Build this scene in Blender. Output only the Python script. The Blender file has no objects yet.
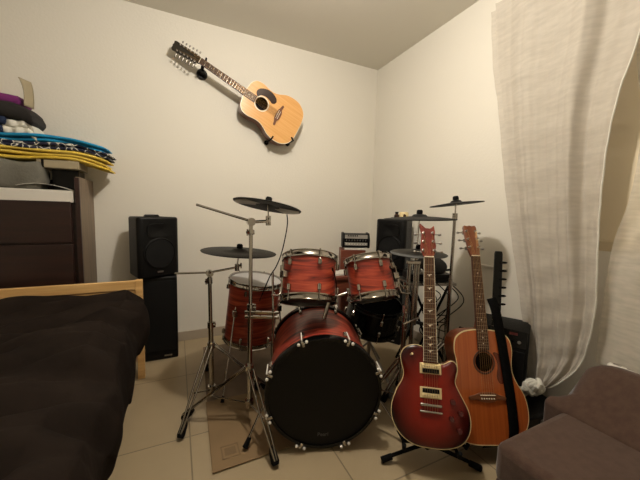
import bpy, bmesh, math, random
from mathutils import Matrix, Vector
random.seed(7)
PI = math.pi
COL = bpy.context.scene.collection
V = Vector

# ------------------------------------------------------------------ materials
def srgb(c):
    return tuple(((x/12.92) if x <= .04045 else ((x+.055)/1.055)**2.4) for x in c)

def mat(name, col, rough=.5, metal=0, col2=None, scale=(5, 5, 5), bump=0, bscale=200, coat=0, detail=3, lo=.35, hi=.65, spec=.5, sheen=0):
    m = bpy.data.materials.new(name); m.use_nodes = True
    nt = m.node_tree; b = nt.nodes['Principled BSDF']
    c1 = srgb(col)+(1,)
    b.inputs['Base Color'].default_value = c1
    b.inputs['Roughness'].default_value = rough; b.inputs['Metallic'].default_value = metal
    b.inputs['Coat Weight'].default_value = coat; b.inputs['Specular IOR Level'].default_value = spec
    b.inputs['Sheen Weight'].default_value = sheen
    tc = nt.nodes.new('ShaderNodeTexCoord')
    if col2:
        mp = nt.nodes.new('ShaderNodeMapping'); mp.inputs['Scale'].default_value = scale
        nz = nt.nodes.new('ShaderNodeTexNoise'); nz.inputs['Scale'].default_value = 1; nz.inputs['Detail'].default_value = detail
        cr = nt.nodes.new('ShaderNodeValToRGB')
        cr.color_ramp.elements[0].position = lo; cr.color_ramp.elements[0].color = c1
        cr.color_ramp.elements[1].position = hi; cr.color_ramp.elements[1].color = srgb(col2)+(1,)
        L = nt.links.new
        L(tc.outputs['Object'], mp.inputs[0]); L(mp.outputs[0], nz.inputs[0]); L(nz.outputs[0], cr.inputs[0]); L(cr.outputs[0], b.inputs['Base Color'])
    if bump:
        n2 = nt.nodes.new('ShaderNodeTexNoise'); n2.inputs['Scale'].default_value = bscale; n2.inputs['Detail'].default_value = 4
        bp = nt.nodes.new('ShaderNodeBump'); bp.inputs['Strength'].default_value = bump; bp.inputs['Distance'].default_value = .01
        nt.links.new(tc.outputs['Object'], n2.inputs[0]); nt.links.new(n2.outputs[0], bp.inputs['Height']); nt.links.new(bp.outputs[0], b.inputs['Normal'])
    return m

def wood_wrap(sc=(4, 4, 55), name='red_wood_wrap'):
    m = mat(name, (.42, .13, .07), .4, coat=.12)
    nt = m.node_tree; b = nt.nodes['Principled BSDF']; L = nt.links.new
    tc = nt.nodes.new('ShaderNodeTexCoord')
    mp = nt.nodes.new('ShaderNodeMapping'); mp.inputs['Scale'].default_value = sc
    nz = nt.nodes.new('ShaderNodeTexNoise'); nz.inputs['Scale'].default_value = 1; nz.inputs['Detail'].default_value = 5; nz.inputs['Distortion'].default_value = .7
    cr = nt.nodes.new('ShaderNodeValToRGB'); e = cr.color_ramp.elements
    e[0].position = .3; e[0].color = srgb((.20, .05, .035))+(1,)
    e[1].position = .72; e[1].color = srgb((.74, .35, .23))+(1,)
    k = e.new(.5); k.color = srgb((.56, .19, .12))+(1,)
    L(tc.outputs['Object'], mp.inputs[0]); L(mp.outputs[0], nz.inputs[0]); L(nz.outputs[0], cr.inputs[0]); L(cr.outputs[0], b.inputs['Base Color'])
    return m

def burst(name, inner, outer, cy, r0, r1, sx=1, sy=1):
    # painted sunburst finish: colour runs from the middle of the body to its rim
    m = mat(name, inner, .3, coat=.15, spec=.3)
    nt = m.node_tree; b = nt.nodes['Principled BSDF']; L = nt.links.new
    tc = nt.nodes.new('ShaderNodeTexCoord')
    mp = nt.nodes.new('ShaderNodeMapping'); mp.inputs['Location'].default_value = (0, -cy*sy, 0); mp.inputs['Scale'].default_value = (sx, sy, 0)
    ln = nt.nodes.new('ShaderNodeVectorMath'); ln.operation = 'LENGTH'
    mr = nt.nodes.new('ShaderNodeMapRange'); mr.inputs[1].default_value = r0; mr.inputs[2].default_value = r1
    nz = nt.nodes.new('ShaderNodeTexNoise'); nz.inputs['Scale'].default_value = 14; nz.inputs['Detail'].default_value = 3
    mx = nt.nodes.new('ShaderNodeMath'); mx.operation = 'MULTIPLY_ADD'; mx.inputs[1].default_value = .25; mx.inputs[2].default_value = -.12
    ad = nt.nodes.new('ShaderNodeMath'); ad.operation = 'ADD'; ad.use_clamp = True
    cr = nt.nodes.new('ShaderNodeValToRGB'); cr.color_ramp.elements[0].color = srgb(inner)+(1,); cr.color_ramp.elements[1].color = srgb(outer)+(1,)
    L(tc.outputs['Object'], mp.inputs[0]); L(mp.outputs[0], ln.inputs[0]); L(ln.outputs['Value'], mr.inputs[0])
    L(tc.outputs['Object'], nz.inputs[0]); L(nz.outputs[0], mx.inputs[0]); L(mr.outputs[0], ad.inputs[0]); L(mx.outputs[0], ad.inputs[1])
    L(ad.outputs[0], cr.inputs[0]); L(cr.outputs[0], b.inputs['Base Color'])
    return m

def sheer(name, col, alpha):
    m = bpy.data.materials.new(name); m.use_nodes = True; nt = m.node_tree; L = nt.links.new
    out = nt.nodes['Material Output']; nt.nodes.remove(nt.nodes['Principled BSDF'])
    d = nt.nodes.new('ShaderNodeBsdfDiffuse'); t = nt.nodes.new('ShaderNodeBsdfTranslucent'); tr = nt.nodes.new('ShaderNodeBsdfTransparent')
    for n in (d, t): n.inputs['Color'].default_value = srgb(col)+(1,)
    a = nt.nodes.new('ShaderNodeMixShader'); a.inputs[0].default_value = .2
    b = nt.nodes.new('ShaderNodeMixShader')
    tc = nt.nodes.new('ShaderNodeTexCoord'); mp = nt.nodes.new('ShaderNodeMapping'); mp.inputs['Scale'].default_value = (10, 12, 55)
    nz = nt.nodes.new('ShaderNodeTexNoise'); nz.inputs['Scale'].default_value = 1; nz.inputs['Detail'].default_value = 3
    mr = nt.nodes.new('ShaderNodeMapRange'); mr.inputs[1].default_value = .3; mr.inputs[2].default_value = .7
    mr.inputs[3].default_value = alpha-.08; mr.inputs[4].default_value = min(1, alpha+.06)
    L(tc.outputs['Object'], mp.inputs[0]); L(mp.outputs[0], nz.inputs[0]); L(nz.outputs[0], mr.inputs[0]); L(mr.outputs[0], b.inputs[0])
    L(d.outputs[0], a.inputs[1]); L(t.outputs[0], a.inputs[2]); L(tr.outputs[0], b.inputs[1]); L(a.outputs[0], b.inputs[2]); L(b.outputs[0], out.inputs[0])
    return m

def tile_mat():
    m = mat('beige_floor_tile', (.60, .55, .47), .32)
    nt = m.node_tree; b = nt.nodes['Principled BSDF']; L = nt.links.new
    tc = nt.nodes.new('ShaderNodeTexCoord'); mp = nt.nodes.new('ShaderNodeMapping'); mp.inputs['Location'].default_value = (-.04, -.30, 0)
    br = nt.nodes.new('ShaderNodeTexBrick'); br.offset = 0; br.squash = 1
    br.inputs['Scale'].default_value = 1; br.inputs['Brick Width'].default_value = .61; br.inputs['Row Height'].default_value = .61
    br.inputs['Mortar Size'].default_value = .0035; br.inputs['Mortar Smooth'].default_value = .1; br.inputs['Bias'].default_value = 0
    br.inputs['Color1'].default_value = srgb((.66, .59, .47))+(1,); br.inputs['Color2'].default_value = srgb((.64, .57, .455))+(1,)
    br.inputs['Mortar'].default_value = srgb((.50, .445, .35))+(1,)
    nz = nt.nodes.new('ShaderNodeTexNoise'); nz.inputs['Scale'].default_value = 4; nz.inputs['Detail'].default_value = 6
    mx = nt.nodes.new('ShaderNodeMixRGB'); mx.blend_type = 'MULTIPLY'; mx.inputs[0].default_value = .22
    L(tc.outputs['Object'], mp.inputs[0]); L(mp.outputs[0], br.inputs[0]); L(tc.outputs['Object'], nz.inputs[0])
    L(br.outputs[0], mx.inputs[1]); L(nz.outputs[0], mx.inputs[2]); L(mx.outputs[0], b.inputs['Base Color'])
    bp = nt.nodes.new('ShaderNodeBump'); bp.inputs['Strength'].default_value = .3; bp.inputs['Distance'].default_value = -.002
    L(br.outputs['Fac'], bp.inputs['Height']); L(bp.outputs[0], b.inputs['Normal'])
    return m

def garment_mat():
    m = mat('navy_print_cloth', (.04, .05, .12), .9)
    nt = m.node_tree; b = nt.nodes['Principled BSDF']; L = nt.links.new
    tc = nt.nodes.new('ShaderNodeTexCoord'); vo = nt.nodes.new('ShaderNodeTexVoronoi'); vo.feature = 'DISTANCE_TO_EDGE'; vo.inputs['Scale'].default_value = 22
    cr = nt.nodes.new('ShaderNodeValToRGB'); cr.color_ramp.elements[0].color = srgb((.85, .84, .78))+(1,); cr.color_ramp.elements[1].color = srgb((.07, .08, .18))+(1,)
    cr.color_ramp.elements[0].position = .03; cr.color_ramp.elements[1].position = .06
    L(tc.outputs['Object'], vo.inputs[0]); L(vo.outputs['Distance'], cr.inputs[0]); L(cr.outputs[0], b.inputs['Base Color'])
    return m

M_ = {}
M_['wall'] = mat('cream_wall_paint', (.88, .86, .81), .85, bump=.12, bscale=60, spec=.2)
M_['ceil'] = mat('ceiling_paint', (.86, .84, .79), .9, bump=.1, bscale=60, spec=.2)
M_['base'] = mat('skirting_tile', (.66, .61, .54), .4)
M_['tile'] = tile_mat()
M_['wrap'] = wood_wrap()
M_['wrap_bass'] = wood_wrap((4, 50, 4), 'red_wood_wrap_large')
M_['chrome'] = mat('chrome', (.70, .68, .65), .12, 1)
M_['steel'] = mat('worn_steel', (.62, .60, .57), .35, 1)
M_['rubber'] = mat('black_rubber', (.02, .02, .02), .8, spec=.15, bump=.05, bscale=90)
M_['blackplastic'] = mat('black_plastic', (.022, .022, .022), .45, spec=.25, bump=.15, bscale=260)
M_['blackgloss'] = mat('black_gloss', (.015, .015, .015), .25, spec=.3)
M_['blackhead'] = mat('black_drumhead', (.015, .016, .014), .5, spec=.25)
M_['grille'] = mat('speaker_grille', (.025, .025, .025), .6, spec=.25, col2=(.05, .05, .05), scale=(160, 160, 160), bump=.3, bscale=400)
M_['whitehead'] = mat('coated_drumhead', (.80, .79, .76), .6)
M_['greyhead'] = mat('grey_mesh_head', (.62, .61, .60), .7)
M_['pad'] = mat('rubber_pad', (.05, .05, .05), .55, spec=.25, bump=.2, bscale=150)
M_['padgrey'] = mat('grey_pad_section', (.36, .36, .35), .6)
M_['duvet'] = mat('dark_brown_duvet', (.115, .093, .078), .95, col2=(.145, .118, .10), scale=(6, 6, 6), bump=1.0, bscale=9, spec=.05)
M_['pine'] = mat('pine_wood', (.80, .62, .38), .45, col2=(.88, .72, .48), scale=(3, 40, 40), detail=4)
M_['darkwood'] = mat('dark_brown_wood', (.13, .07, .055), .4, col2=(.19, .10, .075), scale=(3, 30, 30))
M_['taupe'] = mat('taupe_wood_side', (.45, .39, .32), .55, col2=(.52, .45, .37), scale=(30, 30, 3))
M_['redwood'] = mat('reddish_brown_wood', (.38, .18, .12), .45, col2=(.47, .24, .16), scale=(4, 4, 30))
M_['spruce'] = mat('natural_spruce', (.86, .63, .36), .28, col2=(.90, .69, .43), scale=(90, 3, 3), coat=.4)
M_['mahog'] = mat('mahogany_sides', (.36, .19, .10), .3, col2=(.45, .25, .14), scale=(8, 8, 50), coat=.3)
M_['cedar'] = mat('orange_cedar_top', (.61, .29, .115), .28, col2=(.69, .36, .155), scale=(80, 2, 2), coat=.4)
M_['cedarside'] = mat('orange_brown_sides', (.42, .19, .08), .3, col2=(.50, .24, .10), scale=(8, 30, 30), coat=.3)
M_['rosewood'] = mat('rosewood', (.24, .14, .10), .5, col2=(.31, .19, .13), scale=(60, 4, 4))
M_['neckwood'] = mat('neck_wood', (.40, .22, .13), .35)
M_['headred'] = mat('reddish_headstock', (.40, .14, .10), .3, col2=(.50, .21, .14), scale=(20, 6, 6), coat=.4)
M_['headbrown'] = mat('brown_headstock', (.42, .23, .14), .35, col2=(.48, .28, .17), scale=(30, 5, 5), coat=.3)
M_['headgreen'] = mat('dark_headstock', (.16, .14, .10), .4)
M_['cream'] = mat('cream_plastic', (.88, .80, .60), .35)
M_['white'] = mat('white_plastic', (.88, .86, .82), .4)
M_['ivory'] = mat('ivory', (.92, .88, .78), .35)
M_['pick'] = mat('tortoise_pickguard', (.17, .08, .05), .2, coat=.4)
M_['strap'] = mat('black_webbing', (.02, .019, .018), .85, spec=.1, bump=.3, bscale=300)
M_['string'] = mat('bronze_string', (.75, .62, .42), .3, 1)
M_['fret'] = mat('nickel_fret', (.80, .77, .70), .25, 1)
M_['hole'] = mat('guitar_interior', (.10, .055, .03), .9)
M_['amber'] = mat('amber_knob', (.28, .06, .05), .25, coat=.5)
M_['sofa'] = mat('taupe_upholstery', (.29, .22, .185), .95, col2=(.32, .25, .21), scale=(40, 40, 40), bump=.15, bscale=200, sheen=.2, spec=.1)
M_['card'] = mat('brown_cardboard', (.47, .385, .265), .85, col2=(.51, .415, .29), scale=(3, 3, 3))
M_['rug'] = mat('grey_brown_rug', (.40, .34, .28), .95, col2=(.45, .38, .31), scale=(9, 9, 9), bump=.3, bscale=250)
M_['cardmark'] = mat('cardboard_print', (.43, .35, .24), .85)
M_['blue'] = mat('blue_cloth', (.07, .53, .72), .9, bump=.3, bscale=60)
M_['yellow'] = mat('yellow_cloth', (.80, .66, .14), .9, col2=(.88, .77, .36), scale=(2, 2, 60), bump=.3, bscale=60)
M_['navyprint'] = garment_mat()
M_['navy'] = mat('navy_cloth', (.09, .15, .26), .9)
M_['purple'] = mat('purple_cloth', (.42, .12, .38), .85)
M_['blackcloth'] = mat('charcoal_cloth', (.13, .115, .105), .9, bump=.3, bscale=40)
M_['whitecloth'] = mat('white_cloth', (.84, .83, .78), .9, bump=.3, bscale=40)
M_['greybag'] = mat('grey_canvas', (.42, .41, .37), .9, bump=.3, bscale=80)
M_['paper'] = mat('white_paper', (.82, .80, .76), .7)
M_['kraft'] = mat('pale_card', (.62, .57, .46), .7)
M_['shutter'] = mat('tan_shutter', (.80, .74, .62), .6)
M_['curtain'] = sheer('sheer_white_curtain', (.80, .77, .72), .92)
M_['curtain2'] = sheer('thin_white_curtain', (.88, .85, .79), .62)
M_['glass'] = mat('window_glass', (.88, .83, .72), .5, spec=.2)
M_['guard2'] = mat('dark_red_pickguard', (.36, .15, .07), .2, coat=.4)
M_['panelgrey'] = mat('light_grey_panel', (.62, .60, .56), .5)
M_['bridgewood'] = mat('brown_bridge_wood', (.42, .24, .13), .45)
M_['felt'] = mat('matt_black', (.012, .012, .012), 1, spec=0)
M_['red'] = mat('red_label', (.38, .08, .08), .5)
M_['lampglow'] = mat('lamp_glass', (1, .9, .75), .4)
b = M_['lampglow'].node_tree.nodes['Principled BSDF']; b.inputs['Emission Color'].default_value = (1, .72, .42, 1); b.inputs['Emission Strength'].default_value = 3

# ------------------------------------------------------------------ mesh kit
def frame(o, z, up=(0, 1, 0)):
    z = V(z).normalized(); x = V(up).cross(z)
    if x.length < 1e-4: x = V((1, 0, 0)).cross(z)
    x.normalize(); y = z.cross(x)
    return Matrix.Translation(V(o)) @ Matrix((x, y, z)).transposed().to_4x4()

class MB:
    def __init__(s, T=None): s.bm = bmesh.new(); s.T = T or Matrix(); s.m = 0
    def _f(s, vs):
        try: f = s.bm.faces.new(vs); f.material_index = s.m; return f
        except ValueError: return None
    def v(s, p, T=None): return s.bm.verts.new(s.T @ ((T @ V(p)) if T else V(p)))
    def box(s, c, d, T=None, R=None):
        c = V(c); h = V(d)/2; vs = []
        for i in range(8):
            q = V((h.x*(1 if i & 1 else -1), h.y*(1 if i & 2 else -1), h.z*(1 if i & 4 else -1)))
            if R: q = R @ q
            vs.append(s.v(c+q, T))
        for f in ((0, 2, 3, 1), (4, 5, 7, 6), (0, 1, 5, 4), (2, 6, 7, 3), (0, 4, 6, 2), (1, 3, 7, 5)): s._f([vs[i] for i in f])
        return s
    def tube(s, pts, r, n=10, T=None, closed=False, cap=True, flat=1, up=None):
        pts = [V(p) for p in pts]; N = len(pts); rings = []; prev = None
        for i, p in enumerate(pts):
            if closed: t = pts[(i+1) % N]-pts[i-1]
            else: t = pts[min(i+1, N-1)]-pts[max(i-1, 0)]
            t.normalize()
            if prev is None:
                a = V(up) if up else (V((0, 0, 1)) if abs(t.z) < .9 else V((1, 0, 0)))
            else: a = prev
            x = (a-t*a.dot(t)).normalized(); prev = x; y = t.cross(x)
            rr = r[i] if isinstance(r, (list, tuple)) else r
            rings.append([s.v(p+x*rr*math.cos(2*PI*k/n)+y*rr*flat*math.sin(2*PI*k/n), T) for k in range(n)])
        for i in range(N if closed else N-1):
            A, B = rings[i], rings[(i+1) % N]
            for k in range(n): s._f([A[k], A[(k+1) % n], B[(k+1) % n], B[k]])
        if cap and not closed: s._f(rings[0][::-1]); s._f(rings[-1])
        return s
    def lathe(s, prof, n=48, T=None, cap=False):
        R = []
        for r, z in prof:
            R.append([s.v((0, 0, z), T)] if r < 1e-6 else [s.v((r*math.cos(2*PI*k/n), r*math.sin(2*PI*k/n), z), T) for k in range(n)])
        for A, B in zip(R, R[1:]):
            for k in range(n):
                q = (k+1) % n
                if len(A) == 1 and len(B) == 1: continue
                if len(A) == 1: s._f([A[0], B[q], B[k]][::-1])
                elif len(B) == 1: s._f([A[k], A[q], B[0]])
                else: s._f([A[k], A[q], B[q], B[k]])
        return s
    def prism(s, pts, z0, z1, T=None, zf=None):
        a = [s.v((x, y, z0), T) for x, y in pts]; c = [s.v((x, y, z1), T) for x, y in pts]; n = len(pts)
        for i in range(n): s._f([a[i], a[(i+1) % n], c[(i+1) % n], c[i]])
        s._f(a[::-1]); s._f(c); return s
    def band(s, pts, z0, z1, T=None):
        a = [s.v((x, y, z0), T) for x, y in pts]; c = [s.v((x, y, z1), T) for x, y in pts]; n = len(pts)
        for i in range(n): s._f([a[i], a[(i+1) % n], c[(i+1) % n], c[i]])
        return s
    def holed(s, pts, hole, z, T=None):
        es = []
        for loop in (pts, hole):
            vs = [s.v((x, y, z), T) for x, y in loop]
            es += [s.bm.edges.new((vs[i], vs[(i+1) % len(vs)])) for i in range(len(vs))]
        r = bmesh.ops.triangle_fill(s.bm, use_beauty=True, use_dissolve=False, edges=es)
        for g in r['geom']:
            if isinstance(g, bmesh.types.BMFace): g.material_index = s.m
        return s
    def ball(s, c, r, n=16, T=None):
        r = V((r, r, r)) if isinstance(r, (int, float)) else V(r); h = n//2
        prev = None
        rows = []
        for i in range(h+1):
            t = PI*i/h
            if i in (0, h): rows.append([s.v(V(c)+V((0, 0, r.z*math.cos(t))), T)])
            else: rows.append([s.v(V(c)+V((r.x*math.sin(t)*math.cos(2*PI*k/n), r.y*math.sin(t)*math.sin(2*PI*k/n), r.z*math.cos(t))), T) for k in range(n)])
        for A, B in zip(rows, rows[1:]):
            for k in range(n):
                q = (k+1) % n
                if len(A) == 1: s._f([A[0], B[k], B[q]])
                elif len(B) == 1: s._f([A[k], B[0], A[q]])
                else: s._f([A[k], B[k], B[q], A[q]])
        return s
    def grid(s, fn, nu, nv, thick=0):
        P = [[s.v(fn(i/nu, j/nv)) for i in range(nu+1)] for j in range(nv+1)]
        for j in range(nv):
            for i in range(nu): s._f([P[j][i], P[j][i+1], P[j+1][i+1], P[j+1][i]])
        return s
    def build(s, name, mats, parent=None, label=None, ang=38, bevel=0, world=False, sub=0, solid=0):
        bm = s.bm
        if world and parent: bm.transform(root_inv(parent))
        bmesh.ops.recalc_face_normals(bm, faces=bm.faces)
        lim = math.radians(ang)
        for f in bm.faces: f.smooth = True
        for e in bm.edges:
            if len(e.link_faces) == 2 and e.calc_face_angle(0) > lim: e.smooth = False
        me = bpy.data.meshes.new(name); bm.to_mesh(me); bm.free()
        for m in (mats if isinstance(mats, (list, tuple)) else [mats]): me.materials.append(M_[m])
        o = bpy.data.objects.new(name, me); COL.objects.link(o)
        if parent: o.parent = parent; ROOT[o.name] = ROOT.get(parent.name, Matrix())
        if label: o['label'] = label
        if solid: md = o.modifiers.new('s', 'SOLIDIFY'); md.thickness = solid; md.offset = 0
        if bevel: md = o.modifiers.new('b', 'BEVEL'); md.width = bevel; md.segments = 3; md.limit_method = 'ANGLE'
        if sub: md = o.modifiers.new('u', 'SUBSURF'); md.levels = sub; md.render_levels = sub
        return o
ROOT = {}
def root_inv(o): return ROOT.get(o.name, Matrix()).inverted()

def E(name, label, cat, loc=(0, 0, 0), rz=0, group=None, T=None):
    o = bpy.data.objects.new(name, None); COL.objects.link(o)
    T = T if T is not None else Matrix.Translation(V(loc)) @ Matrix.Rotation(rz, 4, 'Z')
    o.matrix_world = T; o.location = T.to_translation(); o.rotation_euler = T.to_euler(); o.scale = T.to_scale()
    o.empty_display_size = .05
    ROOT[o.name] = T.copy(); o['label'] = label; o['category'] = cat
    if group: o['group'] = group
    return o
def tag(o, label, cat, group=None, origin=None):
    o['label'] = label; o['category'] = cat
    if group: o['group'] = group
    # put the origin at the thing's base
    vs = [v.co for v in o.data.vertices]
    c = V((sum(v.x for v in vs)/len(vs), sum(v.y for v in vs)/len(vs), min(v.z for v in vs)))
    o.data.transform(Matrix.Translation(-c)); o.location = o.location+c
    return o
def struct(o): o['kind'] = 'structure'; return o

def spline(ctrl, n=8, closed=True):
    out = []; N = len(ctrl)
    for i in range(N if closed else N-1):
        if closed: p = [V(ctrl[(i+k-1) % N]).to_3d() for k in range(4)]
        else: p = [V(ctrl[min(max(i+k-1, 0), N-1)]).to_3d() for k in range(4)]
        for j in range(n):
            t = j/n
            q = .5*((2*p[1])+(p[2]-p[0])*t+(2*p[0]-5*p[1]+4*p[2]-p[3])*t*t+(-p[0]+3*p[1]-3*p[2]+p[3])*t**3)
            out.append(q)
    if not closed: out.append(V(ctrl[-1]).to_3d())
    return out
def sp2(ctrl, n=8): return [(q.x, q.y) for q in spline([V((a, b, 0)) for a, b in ctrl], n)]
def circ(cx, cy, r, n=40): return [(cx+r*math.cos(2*PI*k/n), cy+r*math.sin(2*PI*k/n)) for k in range(n)]

# ------------------------------------------------------------------ the room
XR, YB, ZC = 1.93, 2.735, 2.62
XL, YF = -1.75, -1.5
struct(MB().box(((XL+XR)/2, (YF+YB)/2, -.05), (XR-XL+.2, YB-YF+.2, .1)).build('floor', 'tile'))
struct(MB().box(((XL+XR)/2, (YF+YB)/2, ZC+.05), (XR-XL+.2, YB-YF+.2, .1)).build('ceiling', 'ceil'))
struct(MB().box(((XL+XR)/2, YB+.05, ZC/2), (XR-XL+.2, .1, ZC)).build('wall_back', 'wall'))
struct(MB().box((XL-.05, (YF+YB)/2, ZC/2), (.1, YB-YF, ZC)).build('wall_left', 'wall'))
struct(MB().box(((XL+XR)/2, YF-.05, ZC/2), (XR-XL+.2, .1, ZC)).build('wall_front', 'wall'))
WY0, WY1, WZ0, WZ1 = -.45, .98, .96, 2.30     # window opening in the right wall
m = MB()
m.box((XR+.05, (YF+WY0)/2, ZC/2), (.1, WY0-YF, ZC)); m.box((XR+.05, (YB+WY1)/2, ZC/2), (.1, YB-WY1, ZC))
m.box((XR+.05, (WY0+WY1)/2, WZ0/2), (.1, WY1-WY0, WZ0)); m.box((XR+.05, (WY0+WY1)/2, (ZC+WZ1)/2), (.1, WY1-WY0, ZC-WZ1))
struct(m.build('wall_right', 'wall'))
win = struct(E('window_1', '', '')); del win['label'], win['category']
m = MB()
for y in (WY0+.025, (WY0+WY1)/2, WY1-.025): m.box((XR+.045, y, (WZ0+WZ1)/2), (.05, .05, WZ1-WZ0))
for z in (WZ0+.025, WZ1-.025): m.box((XR+.045, (WY0+WY1)/2, z), (.05, WY1-WY0, .05))
m.build('window_frame', 'shutter', win, bevel=.004)
MB().box((XR+.05, (WY0+WY1)/2, (WZ0+WZ1)/2), (.006, WY1-WY0-.09, WZ1-WZ0-.09)).build('window_pane', 'glass', win)
m = MB()
for k in range(24): m.box((XR+.08, (WY0+WY1)/2, WZ0+.04+k*.055), (.012, WY1-WY0-.02, .05))
m.build('roller_shutter', 'shutter', win, bevel=.004)
struct(MB().box(((XL+XR)/2, YB-.006, .04), (XR-XL, .012, .08)).build('baseboard_back', 'base', bevel=.002))
struct(MB().box((XR-.006, (YF+YB)/2, .04), (.012, YB-YF-.03, .08)).build('baseboard_right', 'base', bevel=.002))

# cable trunking on the right wall
tag(MB().box((XR-.008, 1.34, .781), (.016, .26, .012)).build('wall_cable_cover', 'white', bevel=.002),
    'thin white cable cover running along the right wall beside the curtain', 'cable cover')

# ------------------------------------------------------------------ floor coverings
tag(MB().prism([(.135, 1.70), (.95, 1.66), (1.05, 2.50), (.175, 2.52)], .0005, .005).build('rug', 'rug'),
    'dull grey-brown mat lying under the back of the drum kit', 'rug')
t = E('cardboard_sheet', 'flat brown cardboard sheet on the tiles under the cymbal stands', 'cardboard', (.28, 1.5, 0))
MB().prism([(.118, 1.245), (.60, 1.255), (.66, 1.74), (.132, 1.76)], .0055, .009).build('sheet', 'card', t, world=True)
m = MB()
for a, c, d, e in ((.165, 1.30, .08, .006), (.165, 1.375, .08, .006)): m.box((a+.04, c, .0095), (d, e, .0006))
for a in (.168, .242): m.box((a, 1.338, .0095), (.006, .08, .0006))
m.box((.205, 1.338, .0095), (.05, .045, .0005))
m.build('printed_mark', 'cardmark', t, world=True, label='faded square printed mark')

# ------------------------------------------------------------------ PA speakers
def pa_speaker(label, T, w=.26, d=.24, h=.43):
    t = E('loudspeaker', label, 'speaker', T=T)
    pts = [(-w/2, -d/2+.02), (-w/2+.02, -d/2), (w/2-.02, -d/2), (w/2, -d/2+.02), (w/2-.03, d/2), (-w/2+.03, d/2)]
    MB().prism(pts, 0, h).build('cabinet', 'blackplastic', t, bevel=.018)
    F = frame((0, -d/2-.001, h*.40), (0, -1, 0), (0, 0, 1))
    m = MB()
    m.lathe([(.098, -.006), (.106, .006), (.112, .004), (.114, -.006)], 48, F); m.build('woofer_ring', 'blackplastic', t)
    MB().lathe([(0, .001), (.03, .001), (.035, .0), (.09, .004), (.098, .004), (.1, 0)], 40, F).build('woofer_grille', 'grille', t)
    F2 = frame((0, -d/2-.001, h*.78), (0, -1, 0), (0, 0, 1))
    m = MB()
    o = [(.085*math.copysign(abs(math.cos(a))**.6, math.cos(a)), .05*math.copysign(abs(math.sin(a))**.6, math.sin(a))) for a in [2*PI*k/40 for k in range(40)]]
    i = [(x*.85, y*.8) for x, y in o]; j = [(x*.25, y*.35) for x, y in o]
    A = [[m.v((x, y, z), F2) for x, y in L] for L, z in ((o, -.003), (o, .008), (i, .008), (j, .0015))]
    for a, c in zip(A, A[1:]):
        for k in range(40): m._f([a[k], a[(k+1) % 40], c[(k+1) % 40], c[k]])
    m._f(A[-1]); m.build('horn', 'blackplastic', t)
    MB().box((.0, -d/2-.002, .04), (.04, .004, .012)).build('badge', 'steel', t, bevel=.001)
    MB().tube([(-.05, 0, h-.002), (-.045, 0, h+.008), (.045, 0, h+.008), (.05, 0, h-.002)], .008, 8).build('handle', 'blackplastic', t)
    return t
def sub(label, T, w, d, h):
    t = E('speaker_cabinet', label, 'speaker', T=T)
    MB().box((0, 0, h/2), (w, d, h)).build('cabinet', 'blackplastic', t, bevel=.01)
    MB().box((0, -d/2-.003, h/2+.02), (w-.03, .006, h-.1)).build('grille', 'grille', t, bevel=.002)
    MB().box((.05, -d/2-.004, .03), (.05, .004, .01)).build('badge', 'steel', t)
    return t
sub('tall black speaker cabinet on the floor behind the bed post', Matrix.Translation((-.125, 2.555, 0)), .235, .25, .625)
pa_speaker('black loudspeaker standing on the tall cabinet behind the pine bed', Matrix.Translation((-.168, 2.53, .627)) @ Matrix.Rotation(math.radians(26), 4, 'Z'), w=.285, d=.25, h=.432)
sub('black speaker cabinet in the corner behind the smaller rack tom', Matrix.Translation((1.745, 2.10, 0)) @ Matrix.Rotation(math.radians(-60), 4, 'Z'), .25, .24, .66)
pa_speaker('black loudspeaker in the room corner with small jars on top', Matrix.Translation((1.725, 2.08, .662)) @ Matrix.Rotation(math.radians(-62), 4, 'Z'), w=.27, d=.24, h=.415)
# jars on it
t = E('small_bottle', 'small dark brown bottle on top of the corner loudspeaker', 'bottle', (1.695, 2.04, 1.079))
MB().lathe([(0, 0), (.020, 0), (.022, .008), (.021, .034), (.012, .044), (.012, .048)], 20).build('body', 'pick', t)
MB().lathe([(.014, .047), (.014, .062), (0, .062)], 16).build('cap', 'blackplastic', t)
t = E('small_jar', 'small pale jar with a brown spot on top of the corner loudspeaker', 'jar', (1.755, 2.02, 1.079))
MB().lathe([(0, 0), (.036, 0), (.039, .007), (.039, .052), (.033, .062), (0, .062)], 24).build('body', 'cream', t)
MB().lathe([(0, 0), (.013, 0), (.013, .004), (0, .004)], 16, frame((-.022, -.0335, .03), (-.55, -.83, 0))).build('spot', 'pick', t)

# cabinet with mixer
TC = Matrix.Translation((1.520, 2.462, 0)) @ Matrix.Rotation(math.radians(-25), 4, 'Z')
t = E('side_cabinet', 'reddish-brown wooden cabinet near the room corner under the mixer', 'cabinet', T=TC)
MB().box((0, 0, .39), (.23, .24, .78)).build('body', 'redwood', t, bevel=.004)
MB().box((0, -.126, .38), (.20, .012, .66)).build('door', 'redwood', t, bevel=.004)
MB().ball((.07, -.138, .42), .012).build('door_knob', 'steel', t)
tag(MB(TC).box((.015, -.01, .787), (.19, .20, .012)).build('stack_of_paper', 'paper', bevel=.001), 'white paper sheets lying between the mixer and the brown cabinet', 'paper')
T = TC @ Matrix.Translation((.03, .01, .794)) @ Matrix.Scale(.95, 4)
t = E('audio_mixer', 'small grey audio mixer with black side cheeks on the brown cabinet', 'mixer', T=T)
side = [(-.075, 0), (-.088, .03), (-.085, .10), (-.05, .145), (.06, .15), (.08, .13), (.08, 0)]
S = Matrix.Rotation(PI/2, 4, 'Z') @ Matrix.Rotation(PI/2, 4, 'X')   # outline x->y, y->z, extrude along x
for sx in (-1, 1):
    MB(Matrix.Translation((sx*.125, 0, 0)) @ S).prism(side, -.012, .012).build('side_cheek', 'blackplastic', t, bevel=.005)
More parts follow.
